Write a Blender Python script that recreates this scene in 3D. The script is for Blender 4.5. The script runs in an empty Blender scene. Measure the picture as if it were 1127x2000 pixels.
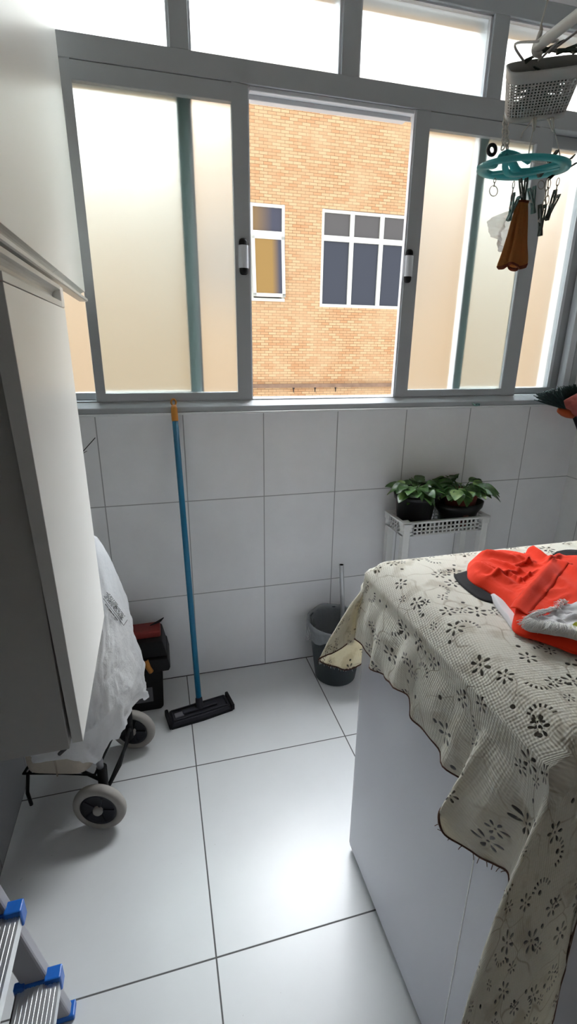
import bpy, math, random
import numpy as np
from mathutils import Vector, Matrix, noise
random.seed(7)
PI = math.pi
scene = bpy.context.scene
COL = scene.collection

# ------------------------------------------------------------------ camera
F = 943.68
CAM = Vector((-.2473, -2.0, 1.4883))
_r = Vector((-.3243, .0331, -.2595))
RM = Matrix.Rotation(_r.length, 3, _r.normalized()) @ Matrix(((1, 0, 0), (0, 0, -1), (0, 1, 0)))
def ray(u, v): return RM @ Vector(((u - 563.5) / F, -(v - 1000) / F, -1))
def on(ax, val, u, v):                       # photo pixel -> the point it shows on a real plane
    d = ray(u, v); return CAM + d * ((val - CAM[ax]) / d[ax])
def onX(x, u, v): return on(0, x, u, v)
def onY(y, u, v): return on(1, y, u, v)
def onZ(z, u, v): return on(2, z, u, v)
def proj(p):
    q = RM.transposed() @ (Vector(p) - CAM)
    return 563.5 + F * q.x / -q.z, 1000 - F * q.y / -q.z
cd = bpy.data.cameras.new('camera'); cam = bpy.data.objects.new('camera', cd); COL.objects.link(cam)
cd.sensor_fit = 'HORIZONTAL'; cd.sensor_width = 36; cd.lens = F / 1127 * 36; cd.clip_start = .02
mw = RM.to_4x4(); mw.translation = CAM; cam.matrix_world = mw
scene.camera = cam

# ------------------------------------------------------------------ materials
def newmat(name):
    m = bpy.data.materials.new(name); m.use_nodes = True
    nt = m.node_tree; nt.nodes.clear()
    o = nt.nodes.new('ShaderNodeOutputMaterial')
    return m, nt, o
def N(nt, t, **kw):
    n = nt.nodes.new('ShaderNode' + t)
    for k, v in kw.items(): setattr(n, k, v)
    return n
def val(nt, sock, v):
    if hasattr(v, 'links') or hasattr(v, 'is_output'): nt.links.new(v, sock)
    else: sock.default_value = v
def M(nt, op, a, b=0.0, c=None):
    n = N(nt, 'Math', operation=op); val(nt, n.inputs[0], a); val(nt, n.inputs[1], b)
    if c is not None: val(nt, n.inputs[2], c)
    return n.outputs[0]
def mixc(nt, fac, a, b, mode='MIX'):
    n = N(nt, 'Mix', data_type='RGBA', blend_type=mode)
    val(nt, n.inputs[0], fac); val(nt, n.inputs[6], a); val(nt, n.inputs[7], b)
    return n.outputs[2]
def C4(c): return (c[0], c[1], c[2], 1)
def bsdf(nt, o, col, rough=.5, metal=0, spec=.5, trans=0, ior=1.45, sheen=0, coat=0):
    b = N(nt, 'BsdfPrincipled')
    if isinstance(col, tuple): b.inputs['Base Color'].default_value = C4(col)
    else: nt.links.new(col, b.inputs['Base Color'])
    if isinstance(rough, (int, float)): b.inputs['Roughness'].default_value = rough
    else: nt.links.new(rough, b.inputs['Roughness'])
    b.inputs['Metallic'].default_value = metal; b.inputs['Specular IOR Level'].default_value = spec
    b.inputs['Transmission Weight'].default_value = trans; b.inputs['IOR'].default_value = ior
    b.inputs['Sheen Weight'].default_value = sheen; b.inputs['Coat Weight'].default_value = coat
    nt.links.new(b.outputs[0], o.inputs[0]); return b
def bump(nt, b, h, strength=.3, dist=.01):
    n = N(nt, 'Bump'); n.inputs['Strength'].default_value = strength; n.inputs['Distance'].default_value = dist
    nt.links.new(h, n.inputs['Height']); nt.links.new(n.outputs[0], b.inputs['Normal'])
def objco(nt): return N(nt, 'TexCoord').outputs['Object']
def noisetex(nt, scale, detail=3, vec=None, rough=.5):
    n = N(nt, 'TexNoise'); n.inputs['Scale'].default_value = scale; n.inputs['Detail'].default_value = detail
    n.inputs['Roughness'].default_value = rough
    nt.links.new(vec if vec is not None else objco(nt), n.inputs['Vector']); return n.outputs['Fac']
def ramp(nt, fac, lo, hi, a=0.0, b=1.0):
    n = N(nt, 'MapRange'); n.inputs[1].default_value = lo; n.inputs[2].default_value = hi
    n.inputs[3].default_value = a; n.inputs[4].default_value = b; nt.links.new(fac, n.inputs[0]); return n.outputs[0]
def plain(name, col, rough=.5, metal=0, var=.12, nscale=25, bmp=0, spec=.5, **kw):
    m, nt, o = newmat(name)
    f = noisetex(nt, nscale)
    dark = tuple(c * (1 - var) for c in col); lite = tuple(min(1, c * (1 + var)) for c in col)
    c = mixc(nt, f, C4(dark), C4(lite))
    b = bsdf(nt, o, c, rough, metal, spec, **kw)
    if bmp: bump(nt, b, noisetex(nt, nscale * 4), bmp, .004)
    return m
def gridline(nt, x, x0, w, th):
    t = M(nt, 'FRACT', M(nt, 'DIVIDE', M(nt, 'SUBTRACT', x, x0), w))
    d = M(nt, 'MULTIPLY', M(nt, 'MINIMUM', t, M(nt, 'SUBTRACT', 1.0, t)), w)
    return ramp(nt, d, th * .35, th * .65, 1, 0)
def tile(name, ia, a0, aw, ib, b0, bw, col, grout, th, rough, cloud=.06, spec=.5):
    m, nt, o = newmat(name)
    s = N(nt, 'SeparateXYZ'); g = N(nt, 'NewGeometry'); nt.links.new(g.outputs['Position'], s.inputs[0])
    line = M(nt, 'MAXIMUM', gridline(nt, s.outputs[ia], a0, aw, th), gridline(nt, s.outputs[ib], b0, bw, th))
    f = noisetex(nt, 2.2, 6, g.outputs['Position'], .62)
    cc = mixc(nt, ramp(nt, f, .35, .65), C4(tuple(c * (1 - cloud) for c in col)), C4(tuple(min(1, c * (1 + cloud)) for c in col)))
    f2 = noisetex(nt, 55, 2, g.outputs['Position'])
    cc = mixc(nt, M(nt, 'MULTIPLY', M(nt, 'GREATER_THAN', f2, .765 if ib == 1 else .86), .3), cc, C4((.32, .31, .29)))
    b = bsdf(nt, o, mixc(nt, line, cc, C4(grout)), M(nt, 'ADD', rough, M(nt, 'MULTIPLY', line, .4)), 0, spec)
    bump(nt, b, M(nt, 'SUBTRACT', M(nt, 'MULTIPLY', f, .15), line), .25, .002)
    return m

m_floor = tile('porcelain_floor', 0, -.2044, .5968, 1, -.5449, .6245, (.71, .72, .73), (.09, .09, .09), .0042, .3, .03)
m_walltile = tile('wall_tile', 0, -.4813, .3305, 2, -.0113, .4419, (.84, .84, .85), (.38, .38, .38), .004, .38, .05)
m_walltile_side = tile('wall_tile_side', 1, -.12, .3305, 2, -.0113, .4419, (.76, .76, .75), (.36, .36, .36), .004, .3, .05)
m_walltile_left_shade = tile('wall_tile_left_shade', 1, -.12, .3305, 2, -.0113, .4419, (.34, .34, .35), (.2, .2, .2), .004, .35, .05)  # side wall tile darkened, painting in the shade under cabinet and trolley
m_ceil = plain('ceiling_paint', (.75, .76, .75), .8, var=.03)
m_paint = plain('wall_paint', (.60, .59, .57), .8, var=.03)
m_alu = plain('painted_aluminium', (.40, .42, .44), .38, var=.05, nscale=8)
m_alu_pale = plain('pale_aluminium', (.66, .68, .72), .3, var=.04, nscale=9)
m_teal_stile = plain('greenish_aluminium', (.27, .37, .36), .4, var=.05, nscale=9)
m_seal = plain('rubber_seal', (.02, .022, .03), .6)
m_white_sill = plain('white_sill', (.80, .81, .82), .35, var=.03)
m_laminate = plain('cabinet_laminate', (.86, .84, .80), .33, var=.02, nscale=6)
m_carcass = plain('carcass_board', (.40, .39, .37), .55, var=.05, nscale=6)
m_board_edge = plain('board_edge', (.60, .59, .57), .5, var=.05)
m_rail = plain('handle_rail', (.60, .59, .56), .3, var=.03)
m_black = plain('black_plastic', (.008, .008, .009), .55, var=.2, spec=.25)
m_blackmat = plain('black_fabric', (.009, .009, .012), .9, var=.4, nscale=160, bmp=.3)
m_dark = plain('charcoal_plastic', (.022, .022, .030), .5, var=.2, spec=.35)
m_steelgrey = plain('grey_steel', (.32, .32, .34), .35, .3, var=.08)
m_alu_raw = plain('raw_aluminium', (.80, .81, .82), .28, .85, var=.1, nscale=40)
m_bluecap = plain('blue_plastic', (.012, .13, .52), .35, var=.15)
m_ladder = plain('ladder_grey_paint', (.36, .36, .39), .35, var=.05)
m_beige = plain('beige_canvas', (.52, .46, .38), .85, var=.12, nscale=60, bmp=.3)
m_tyre = plain('grey_rubber', (.36, .34, .31), .7, var=.1)
m_hub = plain('navy_hub', (.01, .012, .02), .4)
m_bluehandle = plain('blue_handle', (.01, .15, .28), .35, var=.15)
m_orange = plain('orange_plastic', (.50, .20, .03), .45, var=.15)
m_orangered = plain('orange_red_plastic', (.42, .065, .012), .45, var=.15)
m_redlid = plain('red_plastic', (.22, .025, .02), .5, var=.2)
m_bucket = plain('bucket_plastic', (.035, .045, .050), .45, var=.1, spec=.35)
m_whiteplastic = plain('white_plastic', (.72, .72, .70), .4, var=.05)
m_basket = plain('grey_white_plastic', (.55, .55, .54), .45, var=.05)
m_pot = plain('dark_pot', (.007, .007, .008), .32, var=.3, spec=.3)
m_potred = plain('terracotta_pot', (.13, .022, .016), .4, var=.25)
m_soil = plain('soil', (.02, .014, .01), .95, var=.5, nscale=90, bmp=.8)
m_rope = plain('white_rope', (.62, .61, .57), .8, var=.15, nscale=200)
m_chain = plain('plastic_chain', (.30, .27, .23), .4)
m_peg = plain('dark_green_peg', (.055, .085, .075), .4, var=.3, nscale=60)
m_pegteal = plain('teal_peg', (.10, .21, .20), .4, var=.2)
m_appl = plain('white_enamel', (.64, .65, .72), .16, var=.01, nscale=3)
m_seam = plain('seam_strip', (.97, .97, .98), .6)
m_print = plain('print_ink', (.06, .06, .065), .7)
m_white_thread = plain('white_thread', (.80, .79, .78), .9)
m_brownhem = plain('brown_hem_stitch', (.10, .045, .03), .9, var=.3, nscale=200)
m_metalpole = plain('bare_metal_tube', (.55, .55, .55), .3, .6)
m_spring = plain('spring_steel', (.5, .5, .48), .3, .9)

def thin_plastic(name, col, transl=.35, transp=0.0, rough=.35, bmp=.5, bs=18, ridged=0):
    m, nt, o = newmat(name)
    b = bsdf(nt, o, col, rough)
    f = noisetex(nt, bs, 5, None, .6)
    if ridged:
        w_ = N(nt, 'TexNoise', noise_type='RIDGED_MULTIFRACTAL'); w_.inputs['Scale'].default_value = ridged; w_.inputs['Detail'].default_value = 3
        nt.links.new(objco(nt), w_.inputs['Vector']); f = M(nt, 'ADD', f, M(nt, 'MULTIPLY', w_.outputs['Fac'], .35))
    bump(nt, b, f, bmp, .02)
    t = N(nt, 'BsdfTranslucent'); t.inputs[0].default_value = C4(col)
    s = N(nt, 'MixShader'); s.inputs[0].default_value = transl
    nt.links.new(b.outputs[0], s.inputs[1]); nt.links.new(t.outputs[0], s.inputs[2])
    out = s.outputs[0]
    if transp:
        tr = N(nt, 'BsdfTransparent'); s2 = N(nt, 'MixShader'); s2.inputs[0].default_value = transp
        nt.links.new(out, s2.inputs[1]); nt.links.new(tr.outputs[0], s2.inputs[2]); out = s2.outputs[0]
    nt.links.new(out, o.inputs[0]); return m
m_bag = thin_plastic('white_carrier_bag', (.92, .93, .95), .55, .05, .36, .9, 14, 9)
m_strip = thin_plastic('white_glow_strip', (.95, .96, .97), .85, 0, .5, 0, 20)
m_liner = thin_plastic('clear_liner', (.60, .63, .66), .3, .60, .2, .8, 25)
m_thinwhite = thin_plastic('thin_white_cloth', (.95, .97, .98), .65, .32, .6, .9, 45)
m_teal = thin_plastic('teal_plastic', (.13, .58, .61), .5, 0, .3, .05, 20)
m_brown = thin_plastic('brown_knit', (.60, .27, .085), .5, 0, .9, .4, 120)
m_brown_cuff = thin_plastic('brown_cuff', (.26, .075, .035), .3, 0, .9, .5, 140)
m_leaf = None

def glass(name, col, rough, ior):
    m, nt, o = newmat(name)
    g = N(nt, 'BsdfGlass'); g.inputs['Color'].default_value = C4(col)
    g.inputs['Roughness'].default_value = rough; g.inputs['IOR'].default_value = ior
    nt.links.new(g.outputs[0], o.inputs[0]); return m
m_frost = glass('frosted_glass', (.89, .92, .915), .46, 1.3)

def leafmat(name, dark, lite):
    m, nt, o = newmat(name)
    f = noisetex(nt, 28, 2)
    c = mixc(nt, ramp(nt, f, .35, .65), C4(dark), C4(lite))
    b = bsdf(nt, o, c, .32)
    t = N(nt, 'BsdfTranslucent'); nt.links.new(c, t.inputs[0])
    s = N(nt, 'MixShader'); s.inputs[0].default_value = .25
    nt.links.new(b.outputs[0], s.inputs[1]); nt.links.new(t.outputs[0], s.inputs[2]); nt.links.new(s.outputs[0], o.inputs[0])
    return m
m_leaf = leafmat('leaf_green', (.028, .075, .02), (.075, .16, .04))
m_leaf_pale = leafmat('leaf_pale', (.10, .22, .05), (.30, .42, .14))
m_stem = plain('stem_green', (.06, .12, .035), .5)

def fabric(name, col, var=.12, rough=.85, transl=.12, ns=9):
    m, nt, o = newmat(name)
    f = noisetex(nt, ns, 4)
    c = mixc(nt, f, C4(tuple(x * (1 - var) for x in col)), C4(tuple(min(1, x * (1 + var)) for x in col)))
    b = bsdf(nt, o, c, rough, 0, .25, sheen=.1)
    bump(nt, b, noisetex(nt, 400, 2), .15, .002)
    t = N(nt, 'BsdfTranslucent'); nt.links.new(c, t.inputs[0])
    s = N(nt, 'MixShader'); s.inputs[0].default_value = transl
    nt.links.new(b.outputs[0], s.inputs[1]); nt.links.new(t.outputs[0], s.inputs[2]); nt.links.new(s.outputs[0], o.inputs[0])
    return m
m_red = fabric('red_cotton', (.90, .045, .012), .06)
m_whitecloth = fabric('white_cotton', (.74, .73, .76), .1)
m_pinkcloth = fabric('pink_red_cloth', (.40, .10, .085), .5, ns=40)
m_bristle = plain('green_bristle', (.012, .035, .032), .5, var=.4)
m_yellow = fabric('yellow_green_print', (.50, .52, .05), .5, ns=60)

def brickmat():
    m, nt, o = newmat('tan_brick')
    s = N(nt, 'SeparateXYZ'); nt.links.new(objco(nt), s.inputs[0])
    cx = N(nt, 'CombineXYZ'); nt.links.new(s.outputs[0], cx.inputs[0]); nt.links.new(s.outputs[2], cx.inputs[1])
    b = N(nt, 'TexBrick', offset=.5, offset_frequency=2)
    b.inputs['Color1'].default_value = (.50, .245, .105, 1); b.inputs['Color2'].default_value = (.60, .40, .215, 1)
    b.inputs['Mortar'].default_value = (.19, .095, .04, 1)
    b.inputs['Scale'].default_value = 1; b.inputs['Mortar Size'].default_value = .0034; b.inputs['Mortar Smooth'].default_value = .3
    b.inputs['Brick Width'].default_value = .1265; b.inputs['Row Height'].default_value = .0403; b.inputs['Bias'].default_value = .1
    nt.links.new(cx.outputs[0], b.inputs['Vector'])
    f = noisetex(nt, 1.6, 4); f2 = noisetex(nt, 5, 3)
    c = mixc(nt, ramp(nt, f, .4, .68, 0, .55), b.outputs['Color'], C4((.57, .39, .22)))
    c = mixc(nt, ramp(nt, f2, .55, .75, 0, .3), c, C4((.45, .19, .07)))
    bsdf(nt, o, c, .7); return m
m_brick = brickmat()
m_bframe = plain('white_painted_frame', (.74, .73, .66), .5, var=.03)
m_ledge = plain('stained_concrete', (.24, .15, .10), .9, var=.45, nscale=9)
m_stain = plain('dark_drip_stain', (.05, .04, .035), .9)
def skyglass(name, col):
    m, nt, o = newmat(name); bsdf(nt, o, col, .22, 0, .6); return m
m_bglass = skyglass('dark_blue_glass', (.028, .032, .048))
m_bglass_top = skyglass('grey_upper_glass', (.085, .076, .072))
def reflectionglass():  # yellow reflection painted into the pane as a colour ramp
    m, nt, o = newmat('yellow_reflection_glass')
    s = N(nt, 'SeparateXYZ'); nt.links.new(N(nt, 'TexCoord').outputs['Generated'], s.inputs[0])
    f = ramp(nt, s.outputs[0], .62, .90)
    bsdf(nt, o, mixc(nt, f, C4((.30, .17, .04)), C4((.05, .05, .075))), .3); return m
m_reflglass = reflectionglass()

def N_col(nt, vec, sc):
    n = N(nt, 'TexNoise'); n.inputs['Scale'].default_value = sc; n.inputs['Detail'].default_value = 2; nt.links.new(vec, n.inputs['Vector']); return n.outputs['Color']
def clothmat():
    m, nt, o = newmat('cream_eyelet_tablecloth')
    uv = N(nt, 'TexCoord').outputs['UV']
    cream = (.94, .93, .89)
    def cell(scale, offs, rnd):
        mp = N(nt, 'Mapping'); mp.inputs['Location'].default_value = offs; nt.links.new(uv, mp.inputs[0])
        v = N(nt, 'TexVoronoi', voronoi_dimensions='2D', feature='F1'); v.inputs['Scale'].default_value = scale
        v.inputs['Randomness'].default_value = rnd; nt.links.new(mp.outputs[0], v.inputs['Vector'])
        d = N(nt, 'VectorMath', operation='SUBTRACT'); nt.links.new(mp.outputs[0], d.inputs[0]); nt.links.new(v.outputs['Position'], d.inputs[1])
        s = N(nt, 'SeparateXYZ'); nt.links.new(d.outputs[0], s.inputs[0])
        c = N(nt, 'SeparateColor'); nt.links.new(v.outputs['Color'], c.inputs[0])
        r = M(nt, 'SQRT', M(nt, 'ADD', M(nt, 'MULTIPLY', s.outputs[0], s.outputs[0]), M(nt, 'MULTIPLY', s.outputs[1], s.outputs[1])))
        th = M(nt, 'ADD', M(nt, 'ARCTAN2', s.outputs[1], s.outputs[0]), M(nt, 'MULTIPLY', c.outputs[1], 6.28))
        return r, th, c.outputs[0], c.outputs[2]
    def flower(scale, offs, S0, S1, k, keep, rnd=.75):
        r, th, a, b = cell(scale, offs, rnd)
        q = M(nt, 'DIVIDE', r, M(nt, 'ADD', S0, M(nt, 'MULTIPLY', b, S1 - S0)))
        dq = M(nt, 'SUBTRACT', q, .66)
        pet = M(nt, 'GREATER_THAN', M(nt, 'SUBTRACT', M(nt, 'COSINE', M(nt, 'MULTIPLY', th, k)), M(nt, 'ADD', .2, M(nt, 'MULTIPLY', M(nt, 'MULTIPLY', dq, dq), 7.5))), 0)
        pet = M(nt, 'MULTIPLY', pet, M(nt, 'LESS_THAN', q, 1.05))
        dot = M(nt, 'LESS_THAN', q, .13)
        return M(nt, 'MULTIPLY', M(nt, 'MAXIMUM', pet, dot), M(nt, 'LESS_THAN', a, keep))
    def arc(scale, offs, S, keep):
        r, th, a, b = cell(scale, offs, .8)
        ring = M(nt, 'LESS_THAN', M(nt, 'ABSOLUTE', M(nt, 'SUBTRACT', M(nt, 'DIVIDE', r, S), 1.0)), .17)
        dash = M(nt, 'GREATER_THAN', M(nt, 'COSINE', M(nt, 'MULTIPLY', th, 18)), .1)
        half = M(nt, 'GREATER_THAN', M(nt, 'COSINE', th), .3)
        return M(nt, 'MULTIPLY', M(nt, 'MULTIPLY', ring, dash), M(nt, 'MULTIPLY', half, M(nt, 'LESS_THAN', a, keep)))
    holes = flower(13, (.3, .2, 0), .015, .021, 6, .82)
    holes = M(nt, 'MAXIMUM', holes, flower(15, (3.1, 1.7, 0), .009, .0135, 6, .62))
    holes = M(nt, 'MAXIMUM', holes, arc(9, (5.2, 7.4, 0), .021, .8))
    r, th, a, b = cell(21, (8.2, 2.1, 0), .9)
    holes = M(nt, 'MAXIMUM', holes, M(nt, 'MULTIPLY', M(nt, 'LESS_THAN', r, .0042), M(nt, 'LESS_THAN', a, .3)))
    # scrolling embroidery lines and faint tan shapes
    nz = N(nt, 'TexNoise'); nz.inputs['Scale'].default_value = 7; nz.inputs['Detail'].default_value = 2; nt.links.new(uv, nz.inputs['Vector'])
    wp = mixc(nt, .16, uv, nz.outputs['Color'])
    ve = N(nt, 'TexVoronoi', voronoi_dimensions='2D', feature='DISTANCE_TO_EDGE'); ve.inputs['Scale'].default_value = 17
    nt.links.new(wp, ve.inputs['Vector'])
    ln = ramp(nt, ve.outputs['Distance'], .008, .04, 1, 0)
    patch = ramp(nt, noisetex(nt, 11, 3, uv), .42, .58, 0, 1)
    ln2 = M(nt, 'MULTIPLY', ln, patch)
    c = mixc(nt, M(nt, 'MULTIPLY', ln2, .5), C4(cream), C4((.36, .28, .17)))
    c = mixc(nt, M(nt, 'MULTIPLY', ramp(nt, noisetex(nt, 16, 3, uv), .54, .64, 0, 1), .34), c, C4((.44, .37, .24)))
    c = mixc(nt, M(nt, 'MULTIPLY', holes, .93), c, C4((.028, .026, .012)))
    b = bsdf(nt, o, c, .85, 0, .2, sheen=.1)
    wq = mixc(nt, .006, uv, N_col(nt, uv, 22))
    s = N(nt, 'SeparateXYZ'); nt.links.new(wq, s.inputs[0])
    w1 = M(nt, 'SINE', M(nt, 'MULTIPLY', M(nt, 'ADD', s.outputs[0], M(nt, 'MULTIPLY', s.outputs[1], .55)), 640))
    w2 = M(nt, 'SINE', M(nt, 'MULTIPLY', M(nt, 'SUBTRACT', s.outputs[0], M(nt, 'MULTIPLY', s.outputs[1], 1.4)), 540))
    h = M(nt, 'ADD', M(nt, 'MULTIPLY', M(nt, 'MULTIPLY', w1, w2), .5), M(nt, 'MULTIPLY', ln2, -.5))
    h = M(nt, 'ADD', h, M(nt, 'MULTIPLY', noisetex(nt, 85, 3, uv), 1.6))
    bump(nt, b, h, .42, .004)
    t = N(nt, 'BsdfTranslucent'); nt.links.new(mixc(nt, 1.0, c, C4((1.0, .94, .76)), 'MULTIPLY'), t.inputs[0])
    mx = N(nt, 'MixShader'); mx.inputs[0].default_value = .36
    nt.links.new(b.outputs[0], mx.inputs[1]); nt.links.new(t.outputs[0], mx.inputs[2])
    tr = N(nt, 'BsdfTransparent'); m2 = N(nt, 'MixShader'); nt.links.new(M(nt, 'MULTIPLY', holes, .45), m2.inputs[0])
    nt.links.new(mx.outputs[0], m2.inputs[1]); nt.links.new(tr.outputs[0], m2.inputs[2]); nt.links.new(m2.outputs[0], o.inputs[0])
    return m
m_cloth = clothmat()

# ------------------------------------------------------------------ mesh building
WL = {}
class MB:
    def __init__(s): s.v = []; s.f = []; s.m = []; s.sm = []
    def add(s, vs, fs, m=0, smooth=False):
        k = len(s.v); s.v += [Vector(p) for p in vs]
        for f in fs: s.f.append([i + k for i in f]); s.m.append(m); s.sm.append(smooth)
        return s
    def obox(s, c, ax, h, m=0):
        c = Vector(c); ax = [Vector(a).normalized() for a in ax]
        vs = [c + ax[0] * (h[0] * i) + ax[1] * (h[1] * j) + ax[2] * (h[2] * k) for i in (-1, 1) for j in (-1, 1) for k in (-1, 1)]
        fs = [(0, 1, 3, 2), (4, 6, 7, 5), (0, 4, 5, 1), (2, 3, 7, 6), (0, 2, 6, 4), (1, 5, 7, 3)]
        return s.add(vs, fs, m)
    def box(s, x0, x1, y0, y1, z0, z1, m=0):
        return s.obox(((x0 + x1) / 2, (y0 + y1) / 2, (z0 + z1) / 2), ((1, 0, 0), (0, 1, 0), (0, 0, 1)), ((x1 - x0) / 2, (y1 - y0) / 2, (z1 - z0) / 2), m)
    def tube(s, pts, r, n=10, closed=False, m=0, caps=True):
        pts = [Vector(p) for p in pts]; k = len(pts)
        rs = r if isinstance(r, (list, tuple)) else [r] * k
        rings = []; prev = None
        for i, p in enumerate(pts):
            if closed: d = pts[(i + 1) % k] - pts[i - 1]
            else: d = pts[min(i + 1, k - 1)] - pts[max(i - 1, 0)]
            d = d.normalized() if d.length > 1e-9 else Vector((0, 0, 1))
            if prev is None:
                a = Vector((0, 0, 1)) if abs(d.z) < .9 else Vector((1, 0, 0)); u = d.cross(a).normalized()
            else:
                u = prev - d * prev.dot(d)
                u = u.normalized() if u.length > 1e-6 else d.orthogonal().normalized()
            prev = u; w = d.cross(u)
            rings.append([p + (u * math.cos(2 * PI * j / n) + w * math.sin(2 * PI * j / n)) * rs[i] for j in range(n)])
        vs = [q for rg in rings for q in rg]; fs = []
        for i in range(k if closed else k - 1):
            a = i * n; b = ((i + 1) % k) * n
            for j in range(n): fs.append((a + j, a + (j + 1) % n, b + (j + 1) % n, b + j))
        s.add(vs, fs, m, True)
        if caps and not closed:
            s.add(rings[0], [tuple(range(n))[::-1]], m); s.add(rings[-1], [tuple(range(n))], m)
        return s
    def lathe(s, c, prof, n=32, m=0, ax=(0, 0, 1), sx=1, sy=1):
        c = Vector(c); a = Vector(ax).normalized(); u = a.orthogonal().normalized()
        if abs(a.z) > .99: u = Vector((1, 0, 0))
        w = a.cross(u)
        vs = [c + a * z + (u * math.cos(2 * PI * j / n) * sx + w * math.sin(2 * PI * j / n) * sy) * r for r, z in prof for j in range(n)]
        fs = []
        for i in range(len(prof) - 1):
            for j in range(n): fs.append((i * n + j, i * n + (j + 1) % n, (i + 1) * n + (j + 1) % n, (i + 1) * n + j))
        return s.add(vs, fs, m, True)
    def prism(s, poly, ax, a0, a1, m=0, smooth=False):
        def P(p, t):
            if ax == 0: return (t, p[0], p[1])
            if ax == 1: return (p[0], t, p[1])
            return (p[0], p[1], t)
        n = len(poly); vs = [P(p, a0) for p in poly] + [P(p, a1) for p in poly]
        s.add(vs, [(i, (i + 1) % n, n + (i + 1) % n, n + i) for i in range(n)], m, smooth)
        s.add(vs, [tuple(range(n))[::-1], tuple(range(n, 2 * n))], m)
        return s
    def grid(s, rows, closed=False, m=0, smooth=True):
        nr = len(rows); nc = len(rows[0]); vs = [p for r in rows for p in r]; fs = []
        for i in range(nr - 1):
            for j in range(nc if closed else nc - 1):
                fs.append((i * nc + j, i * nc + (j + 1) % nc, (i + 1) * nc + (j + 1) % nc, (i + 1) * nc + j))
        return s.add(vs, fs, m, smooth)
    def build(s, name, mats, parent=None, bevel=0, solid=0, seg=2, fix=True, subsurf=0):
        me = bpy.data.meshes.new(name); off = WL.get(parent.name, Vector()) if parent else Vector()
        me.from_pydata([v - off for v in s.v], [], s.f)
        if not isinstance(mats, (list, tuple)): mats = [mats]
        for mt in mats: me.materials.append(mt)
        for p, mi, sm in zip(me.polygons, s.m, s.sm): p.material_index = mi; p.use_smooth = sm
        me.update()
        if fix:
            import bmesh
            bm = bmesh.new(); bm.from_mesh(me); bmesh.ops.remove_doubles(bm, verts=bm.verts, dist=1e-6)
            bmesh.ops.recalc_face_normals(bm, faces=bm.faces); bm.to_mesh(me); bm.free()
        o = bpy.data.objects.new(name, me); COL.objects.link(o); o.parent = parent
        WL[o.name] = off.copy()
        if bevel:
            b = o.modifiers.new('bevel', 'BEVEL'); b.width = bevel; b.segments = seg; b.limit_method = 'ANGLE'; b.angle_limit = .6
        if solid:
            q = o.modifiers.new('solid', 'SOLIDIFY'); q.thickness = solid; q.offset = 0
        if subsurf:
            q = o.modifiers.new('sub', 'SUBSURF'); q.levels = subsurf; q.render_levels = subsurf
        return o
def tag(o, label, cat, group=None):
    o['label'] = label; o['category'] = cat
    if group: o['group'] = group
    return o
def thing(name, loc, label, cat, group=None):
    o = bpy.data.objects.new(name, None); COL.objects.link(o); o.location = loc; o.empty_display_size = .05
    WL[o.name] = Vector(loc); return tag(o, label, cat, group)
def struct(o):
    o['kind'] = 'structure'; return o
def copy_tree(root):
    r = root.copy(); COL.objects.link(r)
    for ch in list(root.children):
        c = ch.copy(); COL.objects.link(c); c.parent = r
        for g in ch.children:
            d = g.copy(); COL.objects.link(d); d.parent = c
    return r
def catmull(P, n):
    P = [Vector(p) if not isinstance(p, Vector) else p for p in P]; out = []
    for i in range(len(P) - 1):
        p0 = P[max(i - 1, 0)]; p1 = P[i]; p2 = P[i + 1]; p3 = P[min(i + 2, len(P) - 1)]
        for k in range(n):
            t = k / n
            out.append(.5 * ((2 * p1) + (p2 - p0) * t + (2 * p0 - 5 * p1 + 4 * p2 - p3) * t * t + (3 * p1 - p0 - 3 * p2 + p3) * t ** 3))
    out.append(P[-1]); return out
def nz(p, s, seed=0): return noise.noise(Vector(p) * s + Vector((seed * 7.3, seed * 3.1, seed)))

# ------------------------------------------------------------------ room shell
XL, XR, YB, ZC = -.80, 1.80, -3.4, 2.80
struct(MB().box(XL - .1, XR + .1, YB - .1, .12, -.1, 0).build('floor', m_floor))
struct(MB().box(XL - .1, XR + .1, YB - .1, .14, ZC, ZC + .1).build('ceiling', m_ceil))
struct(MB().box(XL - .12, XL, YB - .1, .14, 0, ZC).build('wall_left', m_walltile_left_shade))
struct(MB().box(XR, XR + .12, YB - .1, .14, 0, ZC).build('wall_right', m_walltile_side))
struct(MB().box(XL, XR, YB - .12, YB, 0, ZC).build('wall_front', m_paint))
wb = MB(); wb.box(XL, XR, 0, .13, 0, 1.2385); wb.box(XL, -.725, 0, .13, 1.2385, ZC); wb.box(1.735, XR, 0, .13, 1.2385, ZC)
wb.box(-.725, 1.735, 0, .13, 2.735, ZC)
struct(wb.build('wall_back', m_walltile))
struct(MB().box(XL, XR, -.0012, .002, 0, .004).build('trim_3', plain('base_grout', (.10, .10, .10), .9)))
struct(MB().box(XL, XR, -.032, .13, 1.2385, 1.2475).build('trim_1', m_white_sill, bevel=.002))

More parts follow.
